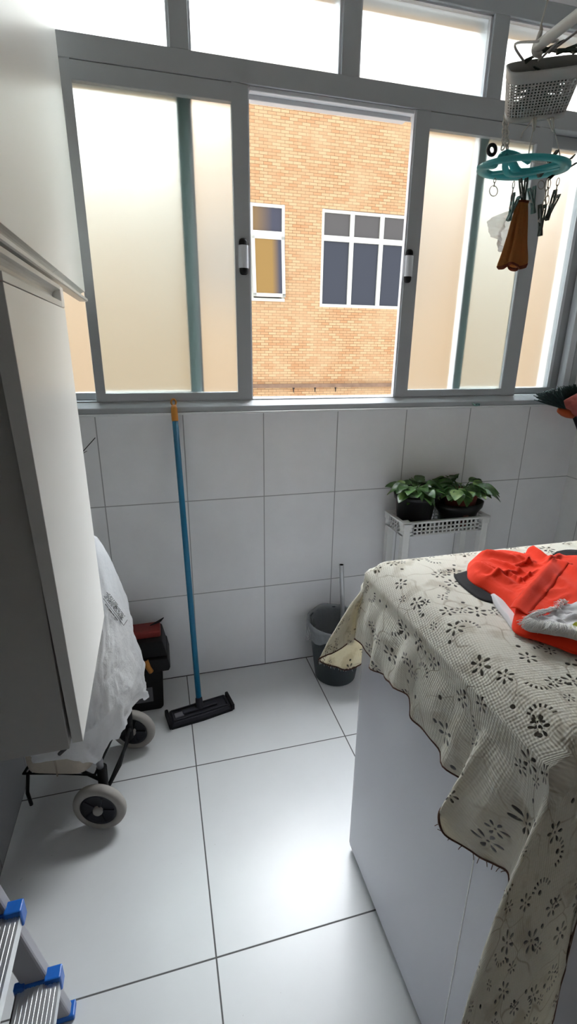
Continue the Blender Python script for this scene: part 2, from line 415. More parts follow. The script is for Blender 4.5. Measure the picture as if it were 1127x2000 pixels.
win = thing('window_1', (.5, .05, 1.2475), 'grey aluminium sliding window with frosted panes above the tiled wall', 'window')
struct(win)
def wpart(mb, name, mat=m_alu, bevel=.0025): return mb.build(name, mat, win, bevel=bevel)
fr = MB(); fr.box(-.725, 1.735, .0, .11, 1.2475, 1.292)
fr.prism([(0.0, 1.2475), (-.024, 1.2475), (-.024, 1.268), (0.0, 1.290)], 0, -.725, 1.735)
fr.box(-.725, -.665, 0, .11, 1.292, 2.735); fr.box(1.70, 1.735, -.006, .11, 1.292, 2.735)
fr.box(-.665, 1.70, 0, .11, 2.668, 2.735)
wpart(fr, 'frame')
wpart(MB().box(-.665, 1.70, -.004, .11, 2.3445, 2.412), 'transom')
for x0, x1 in ((-.122, -.060), (.470, .537), (1.063, 1.128)):
    wpart(MB().box(x0, x1, .0, .10, 2.412, 2.668), 'mullion')
for x0, x1 in ((-.665, -.122), (-.060, .470), (.537, 1.063), (1.128, 1.70)):
    bd = MB(); bd.box(x0, x0 + .008, .012, .05, 2.412, 2.668); bd.box(x1 - .008, x1, .012, .05, 2.412, 2.668)
    bd.box(x0, x1, .012, .05, 2.412, 2.418); bd.box(x0, x1, .012, .05, 2.662, 2.668)
    b = wpart(bd, 'upper_light', m_alu_pale, 0)
    MB().box(x0 + .006, x1 - .006, .028, .033, 2.416, 2.664).build('pane', m_frost, b)
def sash(name, x0, x1, z0, z1, y0, y1, sl, sr, sb, st, mat=m_alu, gm=m_frost):
    s = MB(); s.box(x0, x0 + sl, y0, y1, z0, z1); s.box(x1 - sr, x1, y0, y1, z0, z1)
    s.box(x0 + sl, x1 - sr, y0, y1, z0, z0 + sb); s.box(x0 + sl, x1 - sr, y0, y1, z1 - st, z1)
    o = wpart(s, name, mat)
    ym = y1 - .005 if y0 < .01 else y0 + .006
    MB().box(x0 + sl - .005, x1 - sr + .005, ym - .002, ym + .002, z0 + sb - .005, z1 - st + .005).build('pane', gm, o)
    return o
ZB, ZT = 1.2935, 2.343
sl = sash('sliding_sash', -.468, .1325, ZB, ZT, -.003, .024, .033, .055, .029, .054)
sr = sash('sliding_sash', .773, 1.396, ZB, ZT, -.003, .024, .058, .072, .029, .054)
for s, x in ((sl, .1325), (sr, .773)):                        # pale meeting edge strips
    MB().box(min(x, x + (.004 if s is sl else -.006)), max(x, x + (.004 if s is sl else -.006)), .002, .022, ZB, ZT).build('edge_strip', m_alu_pale, s)
MB().box(1.317, 1.325, -.0015, .010, ZB + .03, ZT - .055).build('glazing_bead', m_alu_pale, sr)
fl = sash('fixed_sash', -.668, -.063, ZB, ZT, .040, .066, .03, .043, .029, .045, m_alu)
frr = sash('fixed_sash', 1.090, 1.70, ZB, ZT, .040, .066, .03, .09, .029, .045, m_alu)
MB().box(-.107, -.070, .034, .040, ZB + .03, ZT - .04).build('stile_cover', m_teal_stile, fl)
MB().box(-.0625, -.058, .038, .064, ZB, ZT).build('seal', m_seal, fl)
MB().box(1.095, 1.121, .034, .040, ZB + .03, ZT - .04).build('stile_cover', m_teal_stile, frr)
MB().box(1.085, 1.0895, .038, .064, ZB, ZT).build('seal', m_seal, frr)
MB().box(1.575, 1.606, .066, .0675, ZB + .03, ZT - .04).build('glow_strip', m_strip, frr)  # translucent strip added to glow as a bright band beside the jamb
MB().box(1.606, 1.622, .032, .040, ZB + .03, ZT - .04).build('glazing_bead', m_alu_pale, frr)
jl = MB(); jl.box(1.665, 1.70, -.004, .036, ZB, ZT); wpart(jl, 'jamb_cover', m_alu_pale)
for s, xc in ((sl, .107), (sr, .789)):
    h = MB(); prof = [(xc + .018 * math.cos(a), -.003 - .016 * math.sin(a)) for a in [PI * k / 10 for k in range(11)]]
    h.prism(prof, 2, 1.776, 1.853, 0)
    h.box(xc - .021, xc + .021, -.005, -.003, 1.776, 1.853)
    for z0, z1, sg in ((1.853, 1.876, 1), (1.776, 1.753, -1)):
        h.lathe((xc, -.003, z0), [(.0165, 0), (.016, sg * .012), (.013, sg * .02), (.008, sg * .023), (0, sg * .0235)], 16, 1, sy=.8)
    h.build('handle', [m_alu_pale, m_black], s, bevel=0)
tk = MB(); tk.box(.14, .768, .004, .10, 2.330, 2.3445); tk.box(.14, .768, .03, .036, 2.315, 2.331)
wpart(tk, 'track', m_alu_pale)

rv = MB(); rv.box(1.70, 1.735, .11, .17, 1.2475, 2.735); rv.box(-.725, -.69, .11, .17, 1.2475, 2.735)
struct(rv.build('trim_2', plain('exterior_white_render', (.60, .60, .58), .8, var=.03)))
MB().box(1.062, 1.0845, .041, .0425, ZB, ZT).build('glow_strip', m_strip, frr)  # second added strip, backlit to glow white beside the stile
# ------------------------------------------------------------------ outside
struct(MB().box(-30, 30, .5, 60, -7.1, -7).build('ground', plain('courtyard_paving', (.35, .33, .30), .9)))
bd = thing('brick_building', (2.5, 6, -7), 'tan brick apartment building with white framed windows across the courtyard', 'building')
w = MB()
holesx = [(.30, 1.815, 2.195, 3.525), (2.395, 3.93, 2.14, 3.52)]
BX0, BX1, BT = -6.0, 12.0, 6.4
w.box(BX0, .30, 6, 9, -7, 5.5); w.box(.30, 1.815, 6, 9, -7, 2.195); w.box(.30, 1.815, 6, 9, 3.525, BT)
w.box(1.815, 2.395, 6, 9, -7, BT); w.box(2.395, 3.93, 6, 9, -7, 2.14); w.box(2.395, 3.93, 6, 9, 3.52, BT)
w.box(3.93, BX1, 6, 9, -7, BT); w.box(.30, 3.93, 6.3, 9, 2.1, 3.6)
w.build('brick_wall', m_brick, bd)
bl = MB(); bl.box(BX0, BX1, 5.93, 6, .885, .945)
lg = bl.build('ledge', m_ledge, bd)
for u in (573, 615, 655):
    p = onY(5.995, u, 762); st = MB(); st.prism([(p.x - .02, .885), (p.x + .022, .885), (p.x + .012, .855), (p.x + .008, .80), (p.x - .002, .81), (p.x - .008, .86)], 1, 5.994, 5.999)
    st.build('drip_stain', m_stain, bd)
def bwin(x0, x1, z0, z1, cols, zt, openlast=False):
    f = MB(); t = .045
    f.box(x0 + .001, x1 - .001, 6.024, 6.08, z1 - t, z1 - .001); f.box(x0 + .001, x1 - .001, 6.0, 6.08, z0, z0 + t)
    f.box(x0, x0 + t, 6.018, 6.081, z0 + .002, z1); f.box(x1 - t, x1, 6.018, 6.081, z0 + .002, z1)
    f.box(x0 + .002, x1 - .002, 6.008, 6.079, zt - .04, zt + .035)
    for c in cols: f.box(c - .033, c + .033, 6.013, 6.078, z0 + .003, z1 - .003)
    o = f.build('facade_window', m_bframe, bd)
    xs = [x0 + t] + [q for c in cols for q in (c - .033, c + .033)] + [x1 - t]
    up = MB(); lo = MB()
    for k in range(0, len(xs), 2):
        up.box(xs[k], xs[k + 1], 6.045, 6.055, zt + .03, z1 - t)
        if not (openlast and k == len(xs) - 2): lo.box(xs[k], xs[k + 1], 6.045, 6.055, z0 + t, zt - .04)
    up.build('upper_pane', m_bglass_top if not openlast else m_reflglass, o)
    if lo.v: lo.build('lower_pane', m_bglass, o)
    return o, xs
bwin(2.395, 3.93, 2.14, 3.52, [2.90, 3.405], 3.13)
o2, xs = bwin(.30, 1.815, 2.195, 3.525, [.80, 1.29], 3.13, True)
# the top-hung sash standing open at its foot
x0, x1 = 1.295, 1.80; zt_, zb_ = 3.10, 2.245; ang = .11
H = zt_ - zb_; sa = MB(); dn = Vector((0, -math.sin(ang), -math.cos(ang))); nn = Vector((0, -math.cos(ang), math.sin(ang)))
top = Vector(((x0 + x1) / 2, 6.0, zt_)); mid = top + dn * H / 2; hw = (x1 - x0) / 2
for sg in (-1, 1): sa.obox(mid + Vector((sg * (hw - .024), 0, 0)), ((1, 0, 0), dn, nn), (.024, H / 2, .015))
for tt in (.024, H - .024): sa.obox(top + dn * tt, ((1, 0, 0), dn, nn), (hw, .024, .015))
oo = sa.build('open_casement', m_bframe, bd, bevel=.004)
MB().obox(mid, ((1, 0, 0), dn, nn), (hw - .04, H / 2 - .04, .004)).build('pane', m_reflglass, oo)
struct(MB().box(.34, 1.79, 6.25, 6.29, 2.2, 3.5).build('interior_backdrop', plain('dim_room', (.05, .045, .045), .9)))

# ------------------------------------------------------------------ cabinets on the left wall
cab = thing('wall_cabinet', (-.63, -.86, .70), 'tall beige laminate wall cabinet hanging lower left of the window', 'cabinet')
YN, YF = -1.118, -.603
c = MB(); c.box(XL + .001, -.4765, YN + .004, YF - .002, .694, 1.60)
c.build('body', m_carcass, cab, bevel=.001)
d = MB(); fx0, fx1 = -.471, -.450
vs = [(fx0, YN + .012, .70), (fx1, YN + .012, .70), (fx1, YF, .71), (fx0, YF, .71),
      (fx0 - .006, YN - .03, 1.5775), (fx1, YN - .03, 1.5775), (fx1, YF - .004, 1.5775), (fx0 - .006, YF - .004, 1.5775)]
d.add(vs, [(3, 2, 1, 0), (4, 5, 6, 7), (1, 2, 6, 5)], 0); d.add(vs, [(0, 1, 5, 4), (2, 3, 7, 6), (3, 0, 4, 7)], 1)
dr = d.build('door', [m_laminate, m_board_edge], cab, bevel=.0012)
def arcp(cx, cz, r, a0, a1, n=8): return [(cx + 1.5 * r * math.cos(math.radians(a0 + (a1 - a0) * k / n)), cz + r * math.sin(math.radians(a0 + (a1 - a0) * k / n))) for k in range(n + 1)]
# top pull profile of the lower door: flat strip, concave channel, lip
prof = [(-.473, 1.579), (-.4495, 1.579), (-.4495, 1.592)] + arcp(-.4495, 1.6045, .0125, 262, 98, 8) + [(-.4495, 1.6175), (-.4485, 1.626), (-.473, 1.626)]
MB().prism(prof, 1, YN - .03, YF - .045).build('handle_rail', m_rail, dr, bevel=.0006)
cap = MB(); cap.prism([(-.473, 1.579), (-.449, 1.579), (-.449, 1.60), (-.449, 1.626), (-.473, 1.626)], 1, YF - .045, YF - .004)
cap.build('rail_end', m_laminate, dr, bevel=.003)
ov = thing('overhead_cabinet', (-.63, -1.2, 1.65), 'beige overhead wall cabinet nearest the ceiling, with a long recessed pull rail', 'cabinet')
OY0, OY1 = -2.3, -.105
MB().box(XL + .001, -.480, OY0, OY1 - .002, 1.668, 2.74).build('body', m_carcass, ov, bevel=.001)
od = MB().box(-.474, -.4535, OY0, OY1, 1.664, 2.745).build('door', m_laminate, ov, bevel=.0012)
prof = [(-.474, 1.664), (-.4535, 1.664)] + arcp(-.4535, 1.6535, .0105, 98, 262, 8) + [(-.4475, 1.643), (-.4475, 1.636), (-.451, 1.634), (-.474, 1.634)]
for y0, y1 in ((OY0, -.606), (-.604, OY1)):
    MB().prism(prof, 1, y0, y1).build('handle_rail', m_rail, od, bevel=.0006)

# ------------------------------------------------------------------ shopping trolley and its bag
ca = Vector((.30, .954, 0)).normalized(); cp = Vector((.954, -.30, 0)).normalized()
w1 = onZ(.086, 195, 1575); w2 = onZ(.086, 260, 1424)
ca = (w2 - w1); ca.z = 0; ca.normalize(); cp = Vector((ca.y, -ca.x, 0))
axm = (w1 + w2) / 2; cc = axm - cp * .125; cc.z = 0
cart = thing('shopping_trolley', (cc.x, cc.y, 0), 'beige canvas two-wheeled shopping trolley under the white bag, below the cabinet', 'shopping trolley')
def L(a, p, z): return Vector((cc.x, cc.y, 0)) + ca * a + cp * p + Vector((0, 0, z))
for wc, sg in ((w1, -1), (w2, 1)):
    t = MB(); R = .086
    t.lathe(wc, [(.058, -.013), (.066, -.0165), (.078, -.0155), (.084, -.009), (R, 0), (.084, .009), (.078, .0155), (.066, .0165), (.058, .013), (.058, -.013)], 40, 0, ax=ca)
    wo = t.build('wheel', m_tyre, cart)
    hb = MB(); hb.lathe(wc, [(.0, sg * .012), (.05, sg * .012), (.059, sg * .014), (.059, -sg * .014), (.05, -sg * .010), (0, -sg * .010)], 36, 0, ax=ca)
    for k in range(5):
        a = 2 * PI * k / 5; u = cp * math.cos(a) + Vector((0, 0, 1)) * math.sin(a)
        for s2 in (1, -1): hb.obox(wc + u * .034 + ca * s2 * .013, (u, ca, u.cross(ca)), (.018, .003, .004))
    hb.build('hub', m_hub, wo)
    MB().lathe(wc, [(0, -.024), (.013, -.024), (.016, -.019), (.016, .019), (.013, .024), (0, .024)], 20, 0, ax=ca).build('hub_cap', m_tyre, wo)
ax_ = MB().tube([w1, w2], .006, 10); ax_.build('axle', m_black, cart)
f = MB()
for a in (-.125, .125):
    f.tube([L(a, .125, .19), L(a, .115, .40), L(a, .075, .66)], .011, 10)
f.tube([L(-.125, .075, .66), L(-.0, .02, .69), L(.125, .075, .66)], .011, 10)
f.build('frame_tube', m_steelgrey, cart)
for a in (-.125, .125): MB().tube([L(a, .128, .205), L(a, .125, .086)], [.0165, .015], 12).build('axle_joint', m_black, cart)
f = MB(); f.tube([L(-.135, .13, .10), L(-.05, .155, .135), L(.10, .14, .15), L(.135, .13, .10)], .005, 8)
f.tube([L(-.14, .11, .187), L(-.14, -.12, .187), L(.14, -.12, .187), L(.14, .11, .187)], .005, 8, True)
f.tube([L(-.125, .12, .15), L(-.125, .06, .187)], .006, 8); f.tube([L(.125, .12, .15), L(.125, .06, .187)], .006, 8)
for a in (-.10, .10): f.tube([L(a, -.10, .187), L(a, -.135, .14), L(a, -.15, .06), L(a, -.145, .006)], .006, 8)
f.build('base_rack', m_black, cart)
cb = MB(); rows = []
for z, k in ((.193, .9), (.205, .98), (.225, 1.0), (.40, 1.0), (.62, .98), (.66, .93)):
    rw = []
    for j in range(48):
        th = 2 * PI * j / 48; cx_ = math.copysign(abs(math.cos(th)) ** .35, math.cos(th)); sy_ = math.copysign(abs(math.sin(th)) ** .35, math.sin(th))
        rw.append(L(.158 * k * cx_, -.008 + .108 * k * sy_, z))
    rows.append(rw)
cb.grid(rows, True); cb.add(rows[0], [tuple(range(48))[::-1]]); cb.add(rows[-1], [tuple(range(48))])
cbo = cb.build('canvas_bag', m_beige, cart)
sm_ = MB(); sm_.tube([L(-.159, .0, .20), L(-.161, .0, .40), L(-.158, 0, .62)], .0022, 6)
sm_.build('bag_seam', plain('seam_brown', (.33, .28, .22), .9), cbo)

# white carrier bag pulled down over the trolley
ZS = [(.925, .06, .012, .112, .012), (.885, .06, .045, .094, .04), (.82, .075, .075, .072, .07), (.74, .07, .115, .060, .10), (.66, .06, .15, .05, .13), (.58, .03, .175, .046, .15),
      (.50, .01, .19, .038, .165), (.40, 0, .196, .046, .175), (.31, 0, .20, .046, .18), (.262, 0, .197, .05, .175)]
def bagpt(th, s, off=0):
    k = s * (len(ZS) - 1); i = min(int(k), len(ZS) - 2); t = k - i; t = t * t * (3 - 2 * t) * .5 + t * .5
    z, a0, ha, p0, hp = [ZS[i][q] * (1 - t) + ZS[i + 1][q] * t for q in range(5)]
    ex = .62
    c_ = math.copysign(abs(math.cos(th)) ** ex, math.cos(th)); s_ = math.copysign(abs(math.sin(th)) ** ex, math.sin(th))
    q = Vector((math.cos(th) * 2, math.sin(th) * 2, z * 5))
    cr = .009 * abs(noise.noise(q * 2.3)) + .013 * abs(noise.noise(q * 3.3 + Vector((5, 2, 8)))) * min(1, s * 1.6) + .007 * abs(noise.noise(q * 7.1 + Vector((1, 4, 2)))) * s + .011 * noise.noise(q * .8 + Vector((3, 1, 2))) + .012 * (s ** 2) * noise.noise(q * 3.1)
    fold = .004 * math.sin(5 * th + z * 6) * (1 - s) * min(1, s * 4) + .010 * max(0, s - .8) * 5 * math.sin(9 * th + 2)
    cr *= min(1, s * 3 + .1)
    dg = math.degrees(th) % 360
    zh = float(np.interp(dg, [0, 40, 62, 78, 95, 118, 140, 160, 180, 230, 300, 360], [.26, .262, .262, .30, .355, .365, .32, .285, .278, .285, .275, .26]))
    kk = max(0, (s - .45) / .55); z += (zh - .262) * kk * kk * (3 - 2 * kk)
    r = 1 + (cr - .013 * min(1, s * 3) + fold + off) / .17
    hem = -.012 * max(0, s - .88) * 8 * (math.sin(3 * th + 1.1) + .6 * math.sin(7 * th)) if s > .88 else 0
    p = L(a0 + ha * c_ * r, p0 + hp * s_ * r, z + hem)
    if p.z > .685 and p.y < -.585: p.y = -.585 + (p.y + .585) * .05
    return p
bag = thing('plastic_bag', (cc.x, cc.y, .26), 'big white plastic carrier bag pulled over the trolley beside the cabinet', 'bag')
g = MB(); rows = [[bagpt(2 * PI * j / 120, i / 60) for j in range(120)] for i in range(61)]
g.grid(rows, True); ctr = sum(rows[0], Vector()) / 120 + Vector((0, 0, .012)); k0 = len(g.v)
g.add(rows[0] + [ctr], [(j, (j + 1) % 120, 120) for j in range(120)], 0, True)
bago = g.build('bag_film', m_bag, bag)
samp = []
for i in range(121):
    for j in range(240):
        p = bagpt(2 * PI * j / 240, i / 120); pu = proj(p)
        n_ = ca * math.cos(2 * PI * j / 240) + cp * math.sin(2 * PI * j / 240)
        if n_.dot(CAM - p) > 0: samp.append((pu[0], pu[1], 2 * PI * j / 240, i / 120))
sarr = np.array(samp)
def onbag(u, v):
    k = np.argmin((sarr[:, 0] - u) ** 2 + (sarr[:, 1] - v) ** 2); th, s = sarr[k, 2], sarr[k, 3]
    p = bagpt(th, s, .0); d = ray(u, v); t = (p - CAM).dot(d) / d.dot(d)
    q = CAM + d * t
    return q + (ca * math.cos(th) + cp * math.sin(th)) * .0035
pr_ = MB(); K = Vector((239.6, 1221.5)); dv = Vector((.595, .805)); pv = Vector((.57, -.82))
def strip(a0, a1, o0, o1):
    n = max(1, int((a1 - a0) / 4)); pts = [[onbag(*(K - dv * (a0 + (a1 - a0) * i / n) + pv * o)) for i in range(n + 1)] for o in (o0, o1)]
    pr_.grid(pts, False)
strip(0, 66, -.5, .5); strip(-.3, .6, 0, 13)
rr = random.Random(3)
for row, o in enumerate((3.4, 5.6, 7.8, 10.0, 12.4, 14.6)):
    a = 7 + rr.random() * 5 if row < 5 else 34
    while a < 66 - row:
        ln = 2 + rr.random() * 7; strip(a, min(a + ln, 68), o, o + 1.25); a += ln + .9 + rr.random() * 1.2
a = 16
while a < 56:
    ln = 5 + rr.random() * 6; strip(a, a + ln, -4.6, -2.6); a += ln + .8
pr_.build('printed_text', m_print, bag, fix=False)
MB().tube([onbag(118, 1466) + Vector((0, -.01, 0)), onbag(133, 1452) + Vector((0, -.01, 0))], .006, 6).build('bag_print_mark', m_print, bag)

# ------------------------------------------------------------------ toolbox behind the trolley
tb = thing('toolbox', (-.41, -.12, 0), 'black plastic toolbox with a dark red lid handle on the floor behind the bag', 'toolbox')
t = MB(); t.prism([(-.53, 0), (-.326, 0), (-.315, .012), (-.306, .20), (-.535, .20)], 1, -.20, -.045)
bb = t.build('body', m_black, tb, bevel=.006)
MB().box(-.44, -.355, -.204, -.199, .05, .12).build('label_plate', plain('grey_plate', (.12, .12, .13), .5), bb)
t = MB(); t.prism([(-.55, .20), (-.280, .20), (-.274, .215), (-.282, .262), (-.548, .262)], 1, -.215, -.035); t.build('tray', m_black, tb, bevel=.005)
t = MB(); t.prism([(-.535, .262), (-.283, .262), (-.298, .335), (-.52, .335)], 1, -.20, -.05); t.build('lid', m_black, tb, bevel=.006)
t = MB(); t.box(-.50, -.303, -.165, -.085, .335, .368); t.build('lid_handle', m_redlid, tb, bevel=.008)
MB().tube([(-.37, -.212, .262), (-.362, -.222, .235), (-.352, -.222, .212)], .011, 8).build('latch', m_orange, tb)
lf = tag(MB().add([(-.345, -.12, .3705), (-.30, -.10, .372), (-.286, -.105, .392), (-.31, -.12, .379)], [(0, 1, 2, 3)]).build('rag', m_blackmat, solid=.003), 'small dark rag lying on top of the black toolbox', 'rag')

# ------------------------------------------------------------------ floor squeegee / mop
hc = Vector((-.165, -.268, 0)); ha_ = (onZ(0, 455, 1388) - onZ(0, 330, 1428)); ha_.normalize(); hb_ = Vector((-ha_.y, ha_.x, 0))
mop = thing('mop', (hc.x, hc.y, 0), 'flat mop with a blue handle and grey head leaning against the window wall', 'mop')
def Q(a, b, z): return hc + ha_ * a + hb_ * b + Vector((0, 0, z))
def hprism(mb, poly, z0, z1, sc=.94, m=0):
    n = len(poly); vs = [Q(a, b, z0) for a, b in poly] + [Q(a * sc, b * (sc - .05), z1) for a, b in poly]
    mb.add(vs, [(i, (i + 1) % n, n + (i + 1) % n, n + i) for i in range(n)], m); mb.add(vs, [tuple(range(n))[::-1], tuple(range(n, 2 * n))], m)
hd = MB(); pol = [(-.128, -.042), (0, -.047), (.128, -.042), (.134, 0), (.128, .042), (0, .047), (-.128, .042), (-.134, 0)]
hprism(hd, pol, .008, .026, .95)
hd.obox(Q(0, -.031, .0285), (ha_, hb_, (0, 0, 1)), (.118, .003, .0035)); hd.obox(Q(0, .031, .0285), (ha_, hb_, (0, 0, 1)), (.118, .003, .0035))
hd.obox(Q(-.116, 0, .0285), (ha_, hb_, (0, 0, 1)), (.003, .03, .0035)); hd.obox(Q(.116, 0, .0285), (ha_, hb_, (0, 0, 1)), (.003, .03, .0035))
hdo = hd.build('head', m_dark, mop, bevel=.002)
pdm = MB(); hprism(pdm, [(a * 1.04, b * 1.12) for a, b in pol], 0, .010, .985); pdm.build('mop_pad', m_blackmat, mop, bevel=.003)
for sg in (-1, 1): MB().obox(Q(sg * .134, 0, .018), (ha_, hb_, (0, 0, 1)), (.007, .047, .015)).build('pad_grip', m_blackmat, mop, bevel=.004)
MB().obox(Q(-.090, -.004, .0285), (ha_, hb_, (0, 0, 1)), (.018, .013, .0025)).build('size_label', plain('grey_label', (.2, .2, .22), .4), mop)
e = MB(); e.obox(Q(.0, .0, .03), (ha_, hb_, (0, 0, 1)), (.075, .013, .008)); e.tube([Q(0, 0, .03), Q(0, .01, .075)], [.017, .0145], 14)
e.build('socket', m_dark, mop, bevel=.004)
h0 = Q(0, .008, .05); h1 = Vector((-.184, -.0225, 1.295)); dd = (h1 - h0).normalized()
MB().tube([h0, h0 + (h1 - h0) * .5, h1 - dd * .075], .0118, 16).build('handle', m_bluehandle, mop)
g = MB(); s_ = h1 - dd * .08
g.tube([s_, s_ + dd * .004, s_ + dd * .05, s_ + dd * .062], [.0125, .0132, .0125, .009], 16)
ringc = s_ + dd * .072; u_ = Vector((1, 0, 0)); v_ = dd
g.tube([ringc + u_ * .009 * math.cos(a) + v_ * .0125 * math.sin(a) for a in [2 * PI * k / 18 for k in range(18)]], .0035, 8, True)
g.build('hanging_cap', m_orange, mop)

# ------------------------------------------------------------------ bucket, liner, pole
bc = Vector((.489, -.162, 0))
bk = thing('bucket', bc, 'dark grey-green round bucket on the floor behind the washing machine', 'bucket')
g = MB(); g.lathe(bc, [(0, .0), (.088, .0), (.096, .006), (.132, .285), (.138, .286), (.139, .297), (.134, .300), (.129, .296), (.127, .28), (.092, .012), (0, .010)], 44)
g.build('body', m_bucket, bk)
ln = MB(); rows = []
for s, (r, z) in enumerate([(.098, .10), (.112, .20), (.124, .288), (.133, .306), (.1425, .304), (.1445, .285), (.143, .25), (.1405, .225)]):
    rw = []
    for j in range(90):
        th = 2 * PI * j / 90; k = max(0, s - 3) / 4
        wv = .004 * k * math.sin(11 * th) + .004 * nz((math.cos(th) * 3, math.sin(th) * 3, z * 6), 1.5)
        sag = k * (.025 * math.sin(3 * th + 2.4) + .012 * math.sin(8 * th))
        rw.append(bc + Vector(((r + abs(wv)) * math.cos(th), (r + abs(wv)) * math.sin(th), z + sag)))
    rows.append(rw)
ln.grid(rows, True)
tag(ln.build('bin_liner', m_liner), 'clear plastic liner folded over the bucket rim', 'bag')
p0 = onY(-.115, 667, 1103); p1 = onY(-.115, 668.7, 1182); dd = (p1 - p0).normalized()
bot = p0 + dd * ((p0.z - .02) / -dd.z)
g = MB(); hp_ = [(.0105, 0), (.0105, .002), (.0085, .002), (.0085, -.05)]
g.tube([bot, p0], .0108, 18, caps=False); g.tube([p0 + dd * .10, p0 + dd * .0006], .0092, 18, caps=False, m=1); g.add([p0 + dd * .02 + Vector((.0092 * math.cos(a), .0092 * math.sin(a), 0)) for a in [2 * PI * k / 18 for k in range(18)]], [tuple(range(18))], 1)  # black lining and disc paint the shade inside the hollow tube
g.lathe(p0, [(.0108, 0), (.0088, 0)], 18, 0, ax=dd)
pole = tag(g.build('metal_pole', [m_metalpole, m_black]), 'hollow bare metal tube standing upright in the bucket', 'pole')

# ------------------------------------------------------------------ plant stand with two pots
SX0, SX1, SY0, SY1, SZ = .755, 1.178, -.222, -.050, .772
ps = thing('plant_stand', ((SX0 + SX1) / 2, (SY0 + SY1) / 2, 0), 'white plastic plant stand with lattice sides against the tiled wall', 'stand')
g = MB()
for p, q in (((SX0, SY0), (SX1, SY0)), ((SX1, SY0), (SX1, SY1)), ((SX1, SY1), (SX0, SY1)), ((SX0, SY1), (SX0, SY0))):
    a = Vector((p[0], p[1], 0)); b = Vector((q[0], q[1], 0)); d = (b - a).normalized(); n = Vector((-d.y, d.x, 0)); Ln = (b - a).length
    def bar(s0, s1, z0, z1): g.obox(a + d * (s0 + s1) / 2 + Vector((0, 0, (z0 + z1) / 2)), (d, n, (0, 0, 1)), ((s1 - s0) / 2, .003, (z1 - z0) / 2))
    bar(0, Ln, SZ - .006, SZ); bar(0, Ln, SZ - .062, SZ - .054); bar(0, .045, SZ - .06, SZ); bar(Ln - .045, Ln, SZ - .06, SZ)
    k = max(2, round((Ln - .09) / .0205)); st_ = (Ln - .09) / k
    for i in range(k + 1): bar(.045 + st_ * i - .003, .045 + st_ * i + .003, SZ - .06, SZ)
    for z in (SZ - .0235, SZ - .041): bar(.03, Ln - .03, z - .0028, z + .0028)
    g.obox((a + b) / 2 + Vector((0, 0, SZ + .001)), (d, n, (0, 0, 1)), (Ln / 2 + .006, .008, .004))
g.box(SX0, SX1, SY0, SY1, SZ - .062, SZ - .056)
g.build('tray', m_whiteplastic, ps)
for x in (SX0 + .014, SX1 - .014):
    for y in (SY0 + .012, SY1 - .012):
        g = MB(); g.box(x - .0165, x + .0165, y - .0165, y + .0165, 0, SZ - .028); g.box(x - .020, x + .020, y - .020, y + .020, SZ - .03, SZ + .006)
        g.build('leg', m_whiteplastic, ps, bevel=.003)

def leaf(mb, base, tip_dir, length, width, droop, m=0, roll=0):
    d = Vector(tip_dir); d.normalize(); up = Vector((0, 0, 1)); sd = d.cross(up)
    sd = sd.normalized() if sd.length > .05 else Vector((1, 0, 0))
    sd = Matrix.Rotation(roll, 3, d) @ sd
    rows = []
    for i in range(9):
        t = i / 8; w_ = width * math.sin(PI * min(1, (t * .94 + .03)) ** .75) * .5 * (1.05 if t < .9 else .9)
        c = Vector(base) + d * length * t * (1 - .15 * droop * t) + Vector((0, 0, -droop * length * t * t))
        nrm = sd.cross(d).normalized()
        rows.append([c + sd * w_ * k + nrm * (.16 * w_ * abs(k) + .05 * length * .06 * math.sin(9 * t + k * 2)) for k in (-1, -.55, 0, .55, 1)])
    mb.grid(rows, False, m)
def potted(name, label, cx, cy, z0, potprof, potmat, sauprof, sr, nl, seed, spread, hgt, group):
    r_ = random.Random(seed)
    t = thing(name, (cx, cy, z0), label, 'potted plant', group)
    MB().lathe((cx, cy, z0), sauprof, 40, sx=1.04, sy=.72 if sr[1] < .15 else .98).build('saucer', m_pot, t)
    MB().lathe((cx, cy, z0 + .004), potprof, 40).build('pot', potmat, t)
    top = potprof[-1][1] if potprof[-1][0] == 0 else .1
    lv = MB(); stm = MB(); zt = z0 + .004 + sr[1]
    MB().lathe((cx, cy, zt), [(sr[0], -.012), (sr[0] * .5, -.004), (0, -.002)], 24).build('soil', m_soil, t)
    for k in range(nl):
        th = r_.random() * 2 * PI; el = r_.random()
        rad = (.025 + .055 * r_.random()) * spread; hh = hgt * (.25 + .75 * el)
        b0 = Vector((cx + .02 * math.cos(th), cy + .02 * math.sin(th), zt - .008))
        b1 = Vector((cx + rad * math.cos(th), min(cy + rad * math.sin(th), -.035), zt + hh))
        mid_ = (b0 + b1) / 2 + Vector((0, 0, .012))
        stm.tube([b0, mid_, b1], .0018, 5)
        ln_ = (.048 + .028 * r_.random()) * (.9 + .2 * spread)
        ln_y = math.sin(th)
        dirv = Vector((math.cos(th + r_.uniform(-.4, .4)), ln_y * (.35 if ln_y > 0 else 1), r_.uniform(-.2, .28)))
        leaf(lv, b1, dirv, ln_, ln_ * r_.uniform(.55, .72), r_.uniform(.1, .55), 1 if r_.random() < .17 else 0, r_.uniform(-.5, .5))
    stm.build('stems', m_stem, t); lo_ = lv.build('leaves', [m_leaf, m_leaf_pale], t, fix=False)
    for v in lo_.data.vertices:
        if v.co.y + cy > -.014: v.co.y = -.014 - cy
    return t
ZP = SZ - .056
potted('potted_plant', 'leafy green plant in the deep black pot, on the stand end by the bucket', .848, -.136, ZP, [(0, 0), (.068, 0), (.072, .004), (.088, .140), (.096, .141), (.098, .164), (.093, .166), (.088, .150), (.08, .135), (0, .13)],
       m_pot, [(0, 0), (.074, 0), (.082, .014), (.078, .014), (.071, .004), (0, .004)], (.086, .152), 58, 5, 1.15, .055, 'potted plants on the stand')
